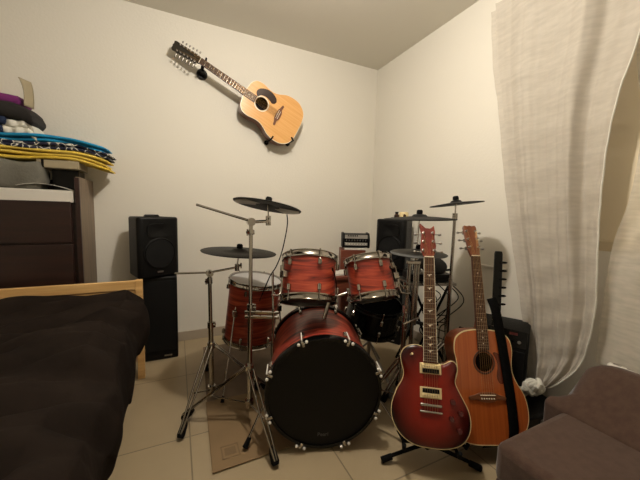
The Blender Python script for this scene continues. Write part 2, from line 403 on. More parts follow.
MB(S).prism([(-.07, .005), (-.078, .03), (-.075, .095), (-.04, .135), (.06, .14), (.07, .005)], -.113, .113).build('casing', 'blackplastic', t)
MB().box((0, -.079, .112), (.222, .01, .036)).build('top_panel', 'panelgrey', t)
MB().box((0, -.083, .04), (.222, .01, .028)).build('fader_panel', 'panelgrey', t)
for k in range(8):
    MB().lathe([(0, .012), (.005, .012), (.007, 0)], 12, frame((-.095+k*.027, -.08, .076), (0, -1, 0))).build('knob', 'steel', t)
for k in range(6):
    MB().box((-.08+k*.018, -.087, .122), (.01, .006, .014)).build('button', 'blackplastic', t)
for k in range(8):
    MB().box((-.095+k*.027, -.09, .04), (.012, .008, .008)).build('fader', 'white', t)

st_ = E('stool', 'dark red wooden stool behind and between the two rack toms', 'stool', (1.27, 2.25, 0))
MB().box((1.27, 2.27, .575), (.26, .26, .03)).build('seat', 'redwood', st_, world=True, bevel=.006)
MB().box((1.27, 2.27, .50), (.22, .22, .12)).build('apron', 'redwood', st_, world=True, bevel=.003)
for sx in (-1, 1):
    for sy in (-1, 1): MB().box((1.27+sx*.10, 2.27+sy*.10, .28), (.032, .032, .56)).build('leg', 'redwood', st_, world=True, bevel=.003)
tag(MB().box((1.27, 2.25, .601), (.21, .15, .02)).build('notebook', 'paper', bevel=.002), 'white notebook lying on the dark red stool between the toms', 'notebook')
# ------------------------------------------------------------------ dresser and what lies on it
DX, DYF = -.55, 2.385
t = E('dresser', 'dark brown chest of drawers with taupe side behind the bed', 'dresser', (-1.0, 2.56, 0))
MB().box((DX-.011, (DYF+YB)/2-.003, .655), (.022, YB-DYF-.012, 1.30)).build('side_panel', 'taupe', t, world=True, bevel=.002, label='taupe side panel')
MB().box((-1.49, (DYF+YB)/2-.003, .655), (.022, YB-DYF-.012, 1.30)).build('side_panel', 'taupe', t, world=True, bevel=.002, label='taupe side panel')
MB().box((-1.025, 2.565, .57), (.90, .33, 1.14)).build('carcass', 'darkwood', t, world=True, bevel=.002)
MB().box((DX-.013, DYF-.003, .655), (.025, .016, 1.29)).build('front_edge_strip', 'darkwood', t, world=True, bevel=.002)
MB().box((-1.025, YB-.02, 1.22), (.90, .012, .16)).build('back_panel', 'darkwood', t, world=True)
for k in range(4):
    MB().box((-1.03, DYF+.005, 1.02-k*.268), (.86, .02, .258)).build('drawer', 'darkwood', t, world=True, bevel=.004)
def slab(fn_c, name, mats, n=20, **k): pass
def fold(name, label, cat, mats, x0, x1, y0, y1, z, h, droop=0, wav=.006, layers=3, seed=0, part='fold', slope=0, skew=0):
    """a folded cloth: stacked rounded layers, the right end drooping over an edge"""
    t = E(name, label, cat, ((x0+x1)/2, (y0+y1)/2, z))
    rnd = random.Random(seed)
    for l in range(layers):
        hh = h/layers; ox = rnd.uniform(-.012, .012); oy = rnd.uniform(-.012, .01); ph = rnd.uniform(0, 6)
        m = MB(); N = 36; ring = []
        for i in range(N+1):
            u = i/N; x = x0+ox+(x1-x0)*u
            zz = z+hh*(l+.5)+wav*math.sin(u*11+ph)+slope*u
            if droop and u > .75: zz -= droop*((u-.75)/.25)**1.6
            e = min(1, math.sqrt(max(0, 1-(abs(u-.5)*2)**40)))*.6+.4
            pr = []
            for k in range(16):
                a = 2*PI*k/16
                c = math.copysign(abs(math.cos(a))**.35, math.cos(a)); s_ = math.copysign(abs(math.sin(a))**.6, math.sin(a))
                yy = (y0+y1)/2+oy+(y1-y0)/2*c+.006*math.sin(u*17+ph+l)+skew*u
                pr.append(m.v((x, yy, zz+hh*.56*s_*e+.003*math.sin(c*5+u*9))))
            ring.append(pr)
        for a, c in zip(ring, ring[1:]):
            for k in range(16): m._f([a[k], a[(k+1) % 16], c[(k+1) % 16], c[k]])
        m._f(ring[0]); m._f(ring[-1])
        m.build(part, mats if isinstance(mats, str) else mats[l % len(mats)], t, world=True, ang=60)
    return t
# in the open tray: papers, bag, boxes
t = E('paper_bag', 'white paper bag lying flat on the dresser under the grey canvas bag', 'bag', (-.8, 2.47, 1.142))
MB(Matrix(((0, 0, 1, 0), (1, 0, 0, 0), (0, 1, 0, 0), (0, 0, 0, 1)))).prism([(2.385, 1.143), (2.392, 1.215), (2.43, 1.222), (2.50, 1.20), (2.52, 1.143)], -1.40, -.585).build('bag_body', 'paper', t, world=True, bevel=.004)
MB().grid(lambda u, v: V((-.86+.275*u, 2.395+.12*v, 1.224+.035*math.sin(min(1, .1+u*.9)*PI)**.8-.012*u)), 24, 4).build('curled_flap', 'paper', t, world=True, solid=.002)
fold('canvas_bag', 'grey canvas bag slumped on the magazines at the left', 'bag', 'greybag', -1.20, -.735, 2.42, 2.56, 1.222, .16, wav=.008, layers=1, seed=4, part='pouch')
tag(MB().box((-.655, 2.60, 1.25), (.14, .15, .212)).build('dark_box', 'blackgloss', bevel=.004), 'black box in the dresser tray behind the magazines', 'box')
t = E('card_box', 'pale cardboard box lying across the black box under the clothes', 'box', (-.68, 2.56, 1.356))
MB().box((-.67, 2.56, 1.383), (.21, .22, .05)).build('carton', 'kraft', t, world=True, bevel=.003)
MB().box((-.745, 2.449, 1.383), (.012, .002, .05)).build('tape', 'blackgloss', t, world=True)
fold('folded_towel', 'yellow folded cloth at the bottom of the clothes pile, drooping over the dresser side', 'cloth', 'yellow', -1.20, -.41, 2.43, 2.66, 1.405, .066, droop=.045, layers=3, seed=2, wav=.005)
fold('folded_shirt', 'navy shirt with white print folded between the yellow and blue cloths', 'shirt', 'navyprint', -1.20, -.40, 2.42, 2.65, 1.465, .045, droop=.035, layers=2, seed=5, wav=.005)
fold('folded_shirt', 'bright blue shirt folded on top of the navy printed one', 'shirt', 'blue', -1.19, -.415, 2.42, 2.64, 1.506, .042, droop=.035, layers=2, seed=8, wav=.004)
fold('folded_trousers', 'navy blue cloth folded at the left end of the clothes pile', 'cloth', 'navy', -1.16, -.90, 2.42, 2.62, 1.538, .10, layers=2, seed=9, wav=.003)
fold('white_blouse', 'crumpled white cloth between the blue shirt and the charcoal garment', 'cloth', 'whitecloth', -.91, -.76, 2.42, 2.60, 1.538, .085, droop=.04, layers=2, seed=10, wav=.0015)
fold('folded_jacket', 'charcoal garment flopped on top of the navy and white cloths', 'jacket', 'blackcloth', -1.20, -.765, 2.40, 2.62, 1.628, .085, droop=.03, layers=1, seed=11, wav=.006)
fold('purple_cloth', 'purple folded cloth on top of the charcoal garment', 'cloth', 'purple', -1.2, -.835, 2.43, 2.62, 1.712, .055, layers=1, seed=12, wav=.003)
tag(MB().grid(lambda u, v: V((-.815+.022*u+.012*v-.03*v**3*(1-.4*u), 2.45+.07*u, 1.715+.16*v)), 4, 10).build('card_strip', 'kraft', solid=.004),
    'narrow beige card strip standing upright beside the purple cloth', 'card')

# ------------------------------------------------------------------ bed
t = E('bed', 'pine bed with plain rail and posts against the dresser', 'bed', (-.7, 1.2, 0))
MB().box((-.228, 2.215, .33), (.04, .045, .66)).build('post', 'pine', t, world=True, bevel=.004)
MB().box((-1.30, 2.215, .33), (.04, .045, .66)).build('post', 'pine', t, world=True, bevel=.004)
MB().box((-.765, 2.213, .628), (1.04, .028, .058)).build('top_rail', 'pine', t, world=True, bevel=.004)
MB().box((-.765, 2.216, .568), (1.04, .022, .054)).build('lower_rail', 'pine', t, world=True, bevel=.004)
MB().box((-.245, 1.2, .27), (.03, 2.0, .12)).build('side_rail', 'pine', t, world=True, bevel=.004)
MB().box((-1.29, 1.2, .27), (.03, 2.0, .12)).build('side_rail', 'pine', t, world=True, bevel=.004)
MB().box((-.77, .22, .25), (1.0, .04, .3)).build('foot_board', 'pine', t, world=True, bevel=.004)
tag(MB().box((-.77, 1.22, .40), (1.0, 1.94, .17)).build('mattress', 'whitecloth', bevel=.03), 'mattress on the pine bed under the dark duvet', 'mattress')
def duv(u, v):
    # u: across from the hanging right hem (0) to the left, v: from the head rail towards the camera
    y = 2.165-2.0*v
    s = u*1.5
    wob = .5+.5*math.sin(y*9.5)*math.sin(y*4+1)
    ov = .035*math.sin(y*8+.6)+.028*math.sin(y*15+2)
    far = max(0, min(1, (2.15-y)/.7))
    top = .545+far*(.020*math.sin(y*7+u*9)+.016*math.sin(y*13-u*14)+.016*math.sin(u*11+y*3))+.012*math.sin(u*27+y*17+2*math.sin(u*5))+.008*math.sin(y*33-u*10+2*math.sin(y*4))+.020*abs(math.sin(y*21+u*16+math.sin(u*9)))
    top += .045*math.exp(-((y-2.08)/.16)**2)-.03*max(0, 1.4-y)
    hang = .30+.05*math.sin(y*5+1)
    k = .09
    x_edge = -.245+.012*math.sin(y*6.2)+.010*math.sin(y*17)+.045*math.exp(-((y-2.0)/.22)**2)
    if s < hang:
        f = s/hang; z = top-.06-(hang-s)*.95
        x = x_edge+.030*math.sin(f*PI*.9)+.012*math.sin(y*19)*(1-f)+ov*(1-f)*.35
        if y > 2.02: x += -.012
    elif s < hang+.12:
        f = (s-hang)/.12; a = f*PI/2
        x = x_edge-.08*math.sin(a)*1.0+.015*(1-f); z = top-.06+.06*math.sin(a)
    else:
        x = x_edge-.08-(s-hang-.12)*.98; z = top
    if y > 2.05: z -= .0
    return V((x, y, z))
dv = MB().grid(duv, 150, 180).build('duvet', 'duvet', solid=.02, ang=90)
tag(dv, 'rumpled dark brown duvet spread over the pine bed', 'duvet')
fold('pillow', 'pale pillow corner showing at the left under the head rail', 'pillow', 'whitecloth', -1.28, -.90, 1.98, 2.18, .60, .06, layers=1, seed=3, wav=.003, part='pillowcase')

# ------------------------------------------------------------------ drums
def drum(t, T, R, L, top='whitehead', bot='blackhead', nl=6, hoop='chrome', wood='wrap', lug0=0., claws=False, hw=.004):
    """T: frame with z along the shell axis, from bottom (z=0) to top (z=L)"""
    MB(T).lathe([(R-.006, .0), (R, .0), (R, L), (R-.006, L), (R-.006, 0)], 72).build('shell', wood, t, ang=50)
    for z0, nm, hm, sg in ((L, 'top_hoop', top, 1), (0, 'bottom_hoop', bot, -1)):
        if claws:
            pr = [(R-.004, -.030), (R+.014, -.030), (R+.016, -.004), (R+.012, .012), (R-.002, .012), (R-.004, -.030)]
        else:
            pr = [(R+.002, -.018), (R+.008, -.018), (R+.009, -.012), (R+.006, -.009), (R+.006, .010), (R+.010, .013), (R+.008, .016), (R+.002, .014), (R+.002, -.018)]
        MB(T).lathe([(r, z0+sg*z) for r, z in pr], 72).build('hoop', 'blackgloss' if claws else hoop, t, ang=50)
        MB(T).lathe([(0, z0+sg*.002), (R*.5, z0+sg*.002), (R-.012, z0+sg*.003), (R-.002, z0+sg*.004), (R+.003, z0-sg*.004)], 72).build('drumhead', hm, t, ang=60)
    for k in range(nl):
        a = lug0+2*PI*k/nl
        Lk = T @ Matrix.Rotation(a, 4, 'Z')
        for z0, sg in ((L, 1), (0, -1)):
            if claws:
                m = MB(Lk); m.box((R+.012, 0, z0+sg*.004), (.022, .012, .028)); m.box((R+.004, 0, z0+sg*.015), (.016, .014, .008)); m.build('claw', 'chrome', t, bevel=.003)
                m = MB(Lk); m.tube([(R+.026, 0, z0-sg*.07), (R+.026, 0, z0+sg*.01)], .003, 8)
                for q in (-1, 1): m.ball((R+.016, q*.019, z0+sg*.018), .0075, 10)
                m.build('tension_rod', 'white', t)
            else:
                m = MB(Lk); m.tube([(R+.010, 0, z0-sg*.04), (R+.010, 0, z0+sg*.016)], .0022, 8); m.tube([(R+.010, 0, z0+sg*.008), (R+.010, 0, z0+sg*.02)], .0045, 6); m.build('tension_rod', 'chrome', t)
            m = MB(Lk); zz = z0-sg*(.046 if not claws else .075)
            m.tube([(R+.009, 0, zz-.017), (R+.010, 0, zz-.013), (R+.010, 0, zz+.013), (R+.009, 0, zz+.017)], [.005, .010, .010, .005], 10); m.box((R+.003, 0, zz), (.008, .014, .03)); m.build('lug', 'chrome', t)

# bass drum: axis from rear to front
bf = V((.600, 1.172, .288)); br_ = V((.735, 1.545, .300))
ax = (bf-br_).normalized(); L = .455
bt = E('bass_drum', 'large bass drum with red wood-grain shell and black front head', 'drum', (.66, 1.35, 0), math.radians(-19.9))
T = frame(bf-ax*L, ax, (0, 0, 1))
Tl = ROOT[bt.name].inverted() @ T
RB = .258
drum(bt, Tl, RB, L, top='blackhead', nl=8, lug0=PI/8, claws=True, wood='wrap_bass')
# little maker's mark on the head
F = Tl @ Matrix.Translation((0, 0, L+.0038))
c = bpy.data.curves.new('mark', 'FONT'); c.body = 'Pearl'; c.size = .026; c.align_x = 'CENTER'; c.extrude = .0004
fo = bpy.data.objects.new('tmp', c); COL.objects.link(fo)
dg = bpy.context.evaluated_depsgraph_get(); me = bpy.data.meshes.new_from_object(fo.evaluated_get(dg)); bpy.data.objects.remove(fo)
me.transform(F @ Matrix.Translation((0, -.212, 0))); me.materials.append(M_['padgrey'])
o = bpy.data.objects.new('maker_mark', me); COL.objects.link(o); o.parent = bt; o['label'] = 'small grey lettering'
for sx, foot in ((-1, V((.268, 1.314, .022))), (1, V((.99, 1.06, .022)))):
    st = T @ V((sx*RB*.98, -.05, L-.12))
    m = MB().tube([st, foot+V((0, 0, .01))], .0055, 10); m.build('spur', 'chrome', bt, world=True)
    MB().tube([foot+(st-foot).normalized()*.045, foot], [.010, .014], 12).build('rubber_foot', 'rubber', bt, world=True)
    MB().ball(st, .02).build('spur_bracket', 'chrome', bt, world=True)

def tom(label, top, bot, R, group='rack toms', nl=6, lug0=.3, head='whitehead', cat='drum', name='rack_tom'):
    top, bot = V(top), V(bot); L = (top-bot).length
    t = E(name, label, cat, tuple(bot))
    Tl = ROOT[t.name].inverted() @ frame(bot, top-bot, (0, 1, 0))
    drum(t, Tl, R, L, top=head, nl=nl, lug0=lug0)
    return t, frame(bot, top-bot, (0, 1, 0)), L
t1, T1, L1 = tom('larger red rack tom on the left above the bass drum', (.647, 1.478, .864), (.608, 1.396, .665), .141, lug0=.42)
t2, T2, L2 = tom('smaller red rack tom on the right above the bass drum', (.923, 1.332, .867), (.915, 1.252, .689), .116, lug0=.42)
# tom mounts (L rods + bracket on shells)
for t, Tm, L_, R_, a in ((t1, T1, L1, .141, PI+.25), (t2, T2, L2, .116, -.35)):
    m = MB(Tm @ Matrix.Rotation(a, 4, 'Z')); m.box((R_+.022, 0, L_*.5), (.03, .035, .035))
    m.build('mount_bracket', 'chrome', t, world=True, bevel=.004)
    m = MB(Tm @ Matrix.Rotation(a, 4, 'Z')); m.tube([(R_+.03, 0, L_*.78), (R_+.03, 0, L_*.2), (R_+.035, 0, L_*.05), (R_+.055, 0, -.0), (R_+.085, 0, -.0)], .005, 10)
    m.build('mounting_rod', 'chrome', t, world=True)
for t, Tm, L_, R_ in ((t1, T1, L1, .141), (t2, T2, L2, .116)):      # small dark damper leather / vent mark seen on shells
    a = -PI/2+.55
    MB(Tm @ Matrix.Rotation(a, 4, 'Z')).lathe([(0, .004), (.008, .003), (.009, 0)], 16, frame((R_, 0, L_*.68), (1, 0, 0), (0, 0, 1))).build('trigger', 'blackgloss', t, world=True)
    MB(Tm).tube([((R_+.005)*math.cos(a+q*.5), (R_+.005)*math.sin(a+q*.5), L_*(.66-.40*q)) for q in [j/8 for j in range(9)]], .0025, 8).build('slanting_dark_line', 'rubber', t, world=True)  # thin dark line slanting down the shell from the small disc
# holder between the toms rising from the bass drum
t = E('tom_holder', 'chrome double tom holder between the two rack toms', 'holder', (.72, 1.36, .55))
MB().tube([(.705, 1.40, .55), (.735, 1.40, .66)], .012, 14).build('post', 'chrome', t, world=True)
for e in ((.70, 1.50, .70), (.86, 1.36, .70)):
    MB().tube([(.735, 1.40, .66), e], .008, 10).build('arm', 'chrome', t, world=True)
    MB().ball(e, .015, 12).build('wing_bolt', 'chrome', t, world=True)

ft, Tf, LF = tom('red floor tom with grey head standing left of the bass drum', (.485, 2.02, .645), (.449, 2.06, .24), .171, name='floor_tom', nl=6, lug0=-.55+.52, head='greyhead')
for k, (a, foot) in enumerate(((-2.45, (.217, 1.70, .02)), (-.25, (.68, 1.98, .02)), (1.7, (.45, 2.32, .02)))):
    p = Tf @ (Matrix.Rotation(a, 4, 'Z') @ V((.171+.014, 0, .22))); q = V(foot)
    MB().tube([p+(p-q).normalized()*.06, q], .005, 10).build('leg', 'chrome', ft, world=True)
    MB().tube([q+(p-q).normalized()*.035, q], [.008, .012], 12).build('rubber_foot', 'rubber', ft, world=True)
    MB().box(p, (.028, .028, .045)).build('leg_bracket', 'chrome', ft, world=True, bevel=.005)

# ------------------------------------------------------------------ stands
def tripod(t, c, feet, zhub, zlow, double=True, rod=.0055):
    """three legs from an upper collar down to the rubber feet, braced from a lower collar"""
    c = V(c)
    for f in feet:
        f = V(f); d = (f-V((c.x, c.y, f.z))).normalized(); s = V((-d.y, d.x, 0))
        hub = V((c.x, c.y, zhub))+d*.022
        m = MB()
        if double:
            for q in (-1, 1): m.tube([hub+s*q*.013, hub.lerp(f, .5)+s*q*.013+V((0, 0, .006)), f+s*q*.005+V((0, 0, .02))], rod, 8)
        else: m.tube([hub, f+V((0, 0, .012))], rod, 8)
        leg = m.build('leg', 'chrome', t, world=True)
        dr = (hub-f).normalized()
        MB().tube([f+dr*.075, f+dr*.05, f+dr*.012, f+dr*.0], [.009, .017, .019, .014], 12).build('rubber_foot', 'rubber', leg, world=True)
        MB().tube([V((c.x, c.y, zlow))+d*.018, hub.lerp(f, .55)], rod*.7, 8).build('brace', 'chrome', t, world=True)
    for z in (zhub, zlow):
        MB().tube([(c.x, c.y, z-.018), (c.x, c.y, z+.018)], .022, 14).build('collar', 'chrome', t, world=True)
def wing(t, p, d=(1, 0, 0), r=.016):
    p = V(p); d = V(d).normalized(); u = V((0, 0, 1))
    m = MB(); m.tube([p, p+d*.028], .007, 8)
    m.tube([p+d*.024-u*r, p+d*.022-u*r*.4, p+d*.022+u*r*.4, p+d*.024+u*r], [.005, .004, .004, .005], 8); m.build('wing_nut', 'chrome', t, world=True)
def pole(t, pts, r, name='pole'): return MB().tube(pts, r, 14).build(name, 'chrome', t, world=True)
def cymbal(label, c, R, tilt, az, look='pad', group=None, up=1, bow=.022, name='cymbal_pad'):
    """tilt in degrees towards azimuth az; origin under the bell"""
    n = V(az).normalized() if isinstance(az, tuple) else V((math.sin(math.radians(tilt))*math.cos(az), math.sin(math.radians(tilt))*math.sin(az), math.cos(math.radians(tilt))))
    T = frame(c, n, (0, 1, 0)); t = E(name, label, 'cymbal', T=T)
    MB().lathe([(.008, .014), (R*.17, .010), (R*.22, 0), (R*.6, -bow*.45), (R-.004, -bow), (R, -bow-.002), (R-.002, -bow-.006), (R*.6, -bow*.45-.007), (R*.22, -.006), (.008, .004), (.008, .014)], 72).build('disc', look, t, ang=50)
    MB().lathe([(.0, .038), (.012, .038), (.017, .032), (.018, .014), (.008, .013)], 20).build('felt_cap', 'rubber', t)
    return t, T

# stand with two booms (left, short)
s1 = E('cymbal_stand', 'chrome boom cymbal stand nearest the bed', 'stand', (.166, 1.78, 0))
pole(s1, [(.17, 1.79, .06), (.166, 1.785, .46)], .014, 'lower_tube'); pole(s1, [(.166, 1.785, .44), (.163, 1.79, .745)], .0105, 'upper_tube')
MB().tube([(.166, 1.785, .44), (.166, 1.785, .475)], .018, 14).build('tube_clamp', 'chrome', s1, world=True); wing(s1, (.166, 1.785, .46), (.9, -.4, 0))
MB().tube([(.164, 1.788, .70), (.163, 1.79, .735)], .015, 14).build('tilter_collar', 'chrome', s1, world=True); wing(s1, (.164, 1.788, .715), (-.9, -.4, 0))
MB().tube([(.163, 1.772, .76), (.163, 1.808, .76)], .02, 14).build('tilter', 'chrome', s1, world=True); wing(s1, (.163, 1.77, .76), (0, -1, 0))
pole(s1, [(-.015, 1.85, .758), (.163, 1.79, .764), (.312, 1.765, .79)], .0062, 'boom_arm')
MB().tube([(.312, 1.765, .77), (.312, 1.765, .81)], .013, 12).build('arm_tilter', 'chrome', s1, world=True)
pole(s1, [(.312, 1.765, .79), (.325, 1.765, .905)], .004, 'cymbal_rod'); wing(s1, (.312, 1.765, .80), (.9, -.4, 0))
tripod(s1, (.168, 1.787, 0), [(-.005, 1.509, .014), (.50, 1.72, .014), (.17, 2.13, .014)], .335, .07)
c2, _ = cymbal('black cymbal pad in front of the wall above the floor tom', (.326, 1.765, .888), .213, 0, (.065, -.02, 1), bow=.006)

# tall boom stand
s2 = E('cymbal_stand', 'tall chrome boom stand in front of the floor tom', 'stand', (.33, 1.53, 0))
P = V((.327, 1.50, 0))
pole(s2, [(.325, 1.49, .10), (.334, 1.51, .62)], .013, 'lower_tube'); pole(s2, [(.334, 1.51, .60), (.345, 1.552, 1.05)], .010, 'upper_tube')
MB().tube([(.334, 1.51, .60), (.335, 1.513, .64)], .018, 14).build('tube_clamp', 'chrome', s2, world=True); wing(s2, (.334, 1.51, .625), (.9, -.4, 0))
MB().tube([(.345, 1.54, 1.0), (.345, 1.545, 1.02)], .017, 14).build('tilter_collar', 'chrome', s2, world=True); wing(s2, (.345, 1.54, 1.01), (-.9, -.3, 0))
MB().tube([(.345, 1.535, 1.063), (.345, 1.572, 1.063)], .021, 14).build('tilter', 'chrome', s2, world=True)
pole(s2, [(.094, 1.70, 1.145), (.345, 1.552, 1.066)], .0065, 'boom_arm')
pole(s2, [(.345, 1.552, 1.062), (.432, 1.535, 1.068)], .008, 'short_arm')
MB().tube([(.432, 1.535, 1.045), (.432, 1.538, 1.095)], .014, 12).build('arm_tilter', 'chrome', s2, world=True); wing(s2, (.432, 1.53, 1.07), (-.2, -1, 0))
pole(s2, [(.432, 1.536, 1.07), (.432, 1.545, 1.17)], .004, 'cymbal_rod')
tripod(s2, (.325, 1.49, 0), [(.011, 1.657, .014), (.373, 1.17, .014), (.44, 1.78, .014)], .31, .12)
cp = E('multi_clamp', 'flat chrome rack clamp on the tall boom stand', 'clamp', (.385, 1.49, .59))
m = MB(); R = Matrix.Rotation(math.radians(-25.5), 3, 'Z')
m.box((.385, 1.475, .602), (.175, .016, .014), R=R); m.box((.385, 1.475, .578), (.175, .016, .014), R=R); m.build('jaw', 'chrome', cp, world=True, bevel=.003)
for f in (-.06, .06): MB().tube([V((.385, 1.475, .565))+R @ V((f, -.004, 0)), V((.385, 1.475, .622))+R @ V((f, -.004, 0))], .006, 10).build('bolt', 'chrome', cp, world=True)
pole(cp, [V((.385, 1.475, .56))+R @ V((.055, .02, 0)), V((.385, 1.49, .80))+R @ V((.05, .05, 0))], .006, 'rod')
pole(cp, [V((.385, 1.475, .60))+R @ V((.055, .02, 0)), V((.385, 1.475, .36))+R @ V((.055, .02, 0))], .006, 'rod')
c1, TC1 = cymbal('black cymbal pad with grey sections, highest on the left, seen from below', (.432, 1.545, 1.157), .178, 0, (.195, .085, 1), bow=.009)
R1 = .178
for a0, a1 in ((-PI-.62, -PI+.62), (-.62, .62)):                     # grey underside sections
    m = MB(); N = 14; rows = []
    for r, z in ((R1*.36, -.0125), (R1*.94, -.0168)):
        rows.append([m.v((r*math.cos(a0+(a1-a0)*k/N), r*math.sin(a0+(a1-a0)*k/N), z)) for k in range(N+1)])
    for k in range(N): m._f([rows[0][k], rows[0][k+1], rows[1][k+1], rows[1][k]])
    m.build('underside_section', 'panelgrey', c1, label='grey underside section', solid=.002)
pts = spline([(.521, 1.498, 1.105), (.525, 1.50, 1.06), (.512, 1.492, .99), (.49, 1.49, .90), (.465, 1.50, .83), (.44, 1.52, .78), (.42, 1.56, .70), (.41, 1.62, .62)], 8, False)
tag(MB().tube(pts, .0032, 8).build('cable', 'rubber'), 'black cable hanging from the highest left cymbal pad', 'cable')

# right side stands
s3 = E('cymbal_stand', 'tall chrome cymbal stand at the right behind the guitars', 'stand', (1.56, 1.33, 0))
pole(s3, [(1.56, 1.335, .08), (1.56, 1.33, .72)], .0125, 'lower_tube'); pole(s3, [(1.56, 1.33, .70), (1.557, 1.326, 1.12)], .0095, 'upper_tube')
MB().tube([(1.557, 1.326, 1.10), (1.557, 1.326, 1.135)], .016, 14).build('tilter', 'chrome', s3, world=True)
pole(s3, [(1.557, 1.326, 1.12), (1.556, 1.324, 1.215)], .004, 'cymbal_rod'); wing(s3, (1.557, 1.326, 1.115), (-.9, -.4, 0))
tripod(s3, (1.56, 1.335, 0), [(1.26, 1.40, .014), (1.74, 1.13, .014), (1.70, 1.60, .014)], .30, .09)
cymbal('black cymbal pad high on the right, beside the curtain', (1.556, 1.324, 1.203), .156, 0, (-.085, .10, 1), bow=.010)
s4 = E('hi_hat_stand', 'chrome hi-hat stand behind the electric guitar', 'stand', (1.29, 1.36, 0))
pole(s4, [(1.285, 1.365, .06), (1.288, 1.36, .68)], .0125, 'lower_tube'); pole(s4, [(1.288, 1.36, .66), (1.289, 1.355, .88)], .009, 'upper_tube')
pole(s4, [(1.289, 1.355, .86), (1.289, 1.345, 1.15)], .0035, 'pull_rod')
MB().lathe([(0, 0), (.022, 0), (.025, .012), (.01, .02), (0, .02)], 20, Matrix.Translation((0.0, 0.0, 0))).build('cup', 'chrome', s4).location = (-.001, -.005, .87)
tripod(s4, (1.287, 1.363, 0), [(1.08, 1.35, .014), (1.42, 1.22, .014), (1.38, 1.57, .014)], .28, .08)
MB().box((1.20, 1.28, .03), (.075, .24, .012), R=Matrix.Rotation(.5, 3, 'Z')).build('pedal', 'steel', s4, world=True, bevel=.004)
cymbal('large dark cymbal pad level with the top of the electric guitar headstock', (1.287, 1.345, 1.112), .205, 1.5, math.radians(180), bow=.014)
cymbal('lower grey cymbal pad behind the electric guitar headstock', (1.30, 1.352, .905), .165, 2, math.radians(-115), look='padgrey', bow=.012)

s5 = E('tom_stand', 'cluttered chrome stand with clamps between the small tom and the electric guitar', 'stand', (1.13, 1.27, 0))
pole(s5, [(1.135, 1.265, .06), (1.14, 1.26, .56)], .013, 'lower_tube'); pole(s5, [(1.14, 1.26, .54), (1.148, 1.252, .86)], .010, 'upper_tube')
pole(s5, [(1.175, 1.245, .45), (1.18, 1.24, .87)], .0075, 'side_tube'); pole(s5, [(1.205, 1.25, .50), (1.21, 1.25, .85)], .0065, 'side_tube')
for z in (.73, .60, .50):
    MB().tube([(1.14, 1.26, z-.02), (1.14, 1.26, z+.02)], .019, 14).build('clamp', 'chrome', s5, world=True); wing(s5, (1.14, 1.255, z), (-.6, -.7, 0))
pole(s5, [(1.06, 1.245, .80), (1.065, 1.235, .755), (1.08, 1.228, .738), (1.135, 1.25, .733)], .0055, 'l_rod')
pole(s5, [(1.09, 1.22, .53), (1.20, 1.22, .55)], .006, 'cross_bar')
MB().box((1.165, 1.243, .86), (.075, .02, .02), R=Matrix.Rotation(-.44, 3, 'Z')).build('top_clamp', 'chrome', s5, world=True, bevel=.004)
tripod(s5, (1.137, 1.265, 0), [(.90, 1.33, .014), (1.20, 1.05, .014), (1.28, 1.45, .014)], .30, .09)

# black snare-like pad below the small tom
sd = E('snare_drum', 'black drum in the shadow under the smaller rack tom', 'drum', (1.19, 1.66, .36))
Ts = ROOT[sd.name].inverted() @ frame((1.19, 1.66, .36), (.05, -.25, 1), (0, 1, 0))
drum(sd, Ts, .175, .17, top='felt', nl=6, lug0=.2, wood='blackgloss', hoop='blackgloss')
s6 = E('snare_stand', 'dark stand holding the black drum', 'stand', (1.19, 1.66, 0))
MB().tube([(1.19, 1.66, .08), (1.19, 1.66, .335)], .013, 12).build('tube', 'steel', s6, world=True)
for k in range(3):
    a = 2*PI*k/3+.6
    MB().tube([(1.19, 1.66, .24), (1.19+.24*math.cos(a), 1.66+.24*math.sin(a), .012)], .008, 8).build('leg', 'steel', s6, world=True)
    MB().tube([(1.19, 1.66, .325), (1.19+.13*math.cos(a), 1.66+.13*math.sin(a)-.0, .33)], .006, 8).build('basket_arm', 'steel', s6, world=True)

# drum module table with cables
mt = E('keyboard_stand', 'black folding stand carrying the drum module behind the guitars', 'stand', (1.62, 1.62, 0))
R = Matrix.Rotation(math.radians(-20), 3, 'Z')
MB().box((1.62, 1.60, .645), (.34, .24, .018), R=R).build('tray', 'steel', mt, world=True, bevel=.003)
for sx in (-1, 1):
    for sy in (-1, 1):
        a = V((1.62, 1.60, .636))+R @ V((.13*sx, .09*sy, 0)); c_ = V((1.62, 1.60, .012))+R @ V((-.15*sx, .11*sy, 0))
        MB().tube([a, c_], .009, 8).build('leg', 'rubber', mt, world=True)
md = E('drum_module', 'flat black electronic drum module lying on the folding stand', 'module', (1.62, 1.60, .655))
MB().box((1.62, 1.59, .685), (.30, .17, .05), R=R).build('casing', 'blackplastic', md, world=True, bevel=.006)
for k in range(5): MB().lathe([(0, .01), (.009, .01), (.011, 0)], 14, frame(V((1.62, 1.59, .711))+R @ V((-.11+.055*k, -.04, 0)), (0, 0, 1))).build('knob', 'steel', md, world=True)
MB().box(V((1.62, 1.59, .712))+R @ V((0, .035, 0)), (.10, .04, .003), R=R).build('screen', 'blackgloss', md, world=True)
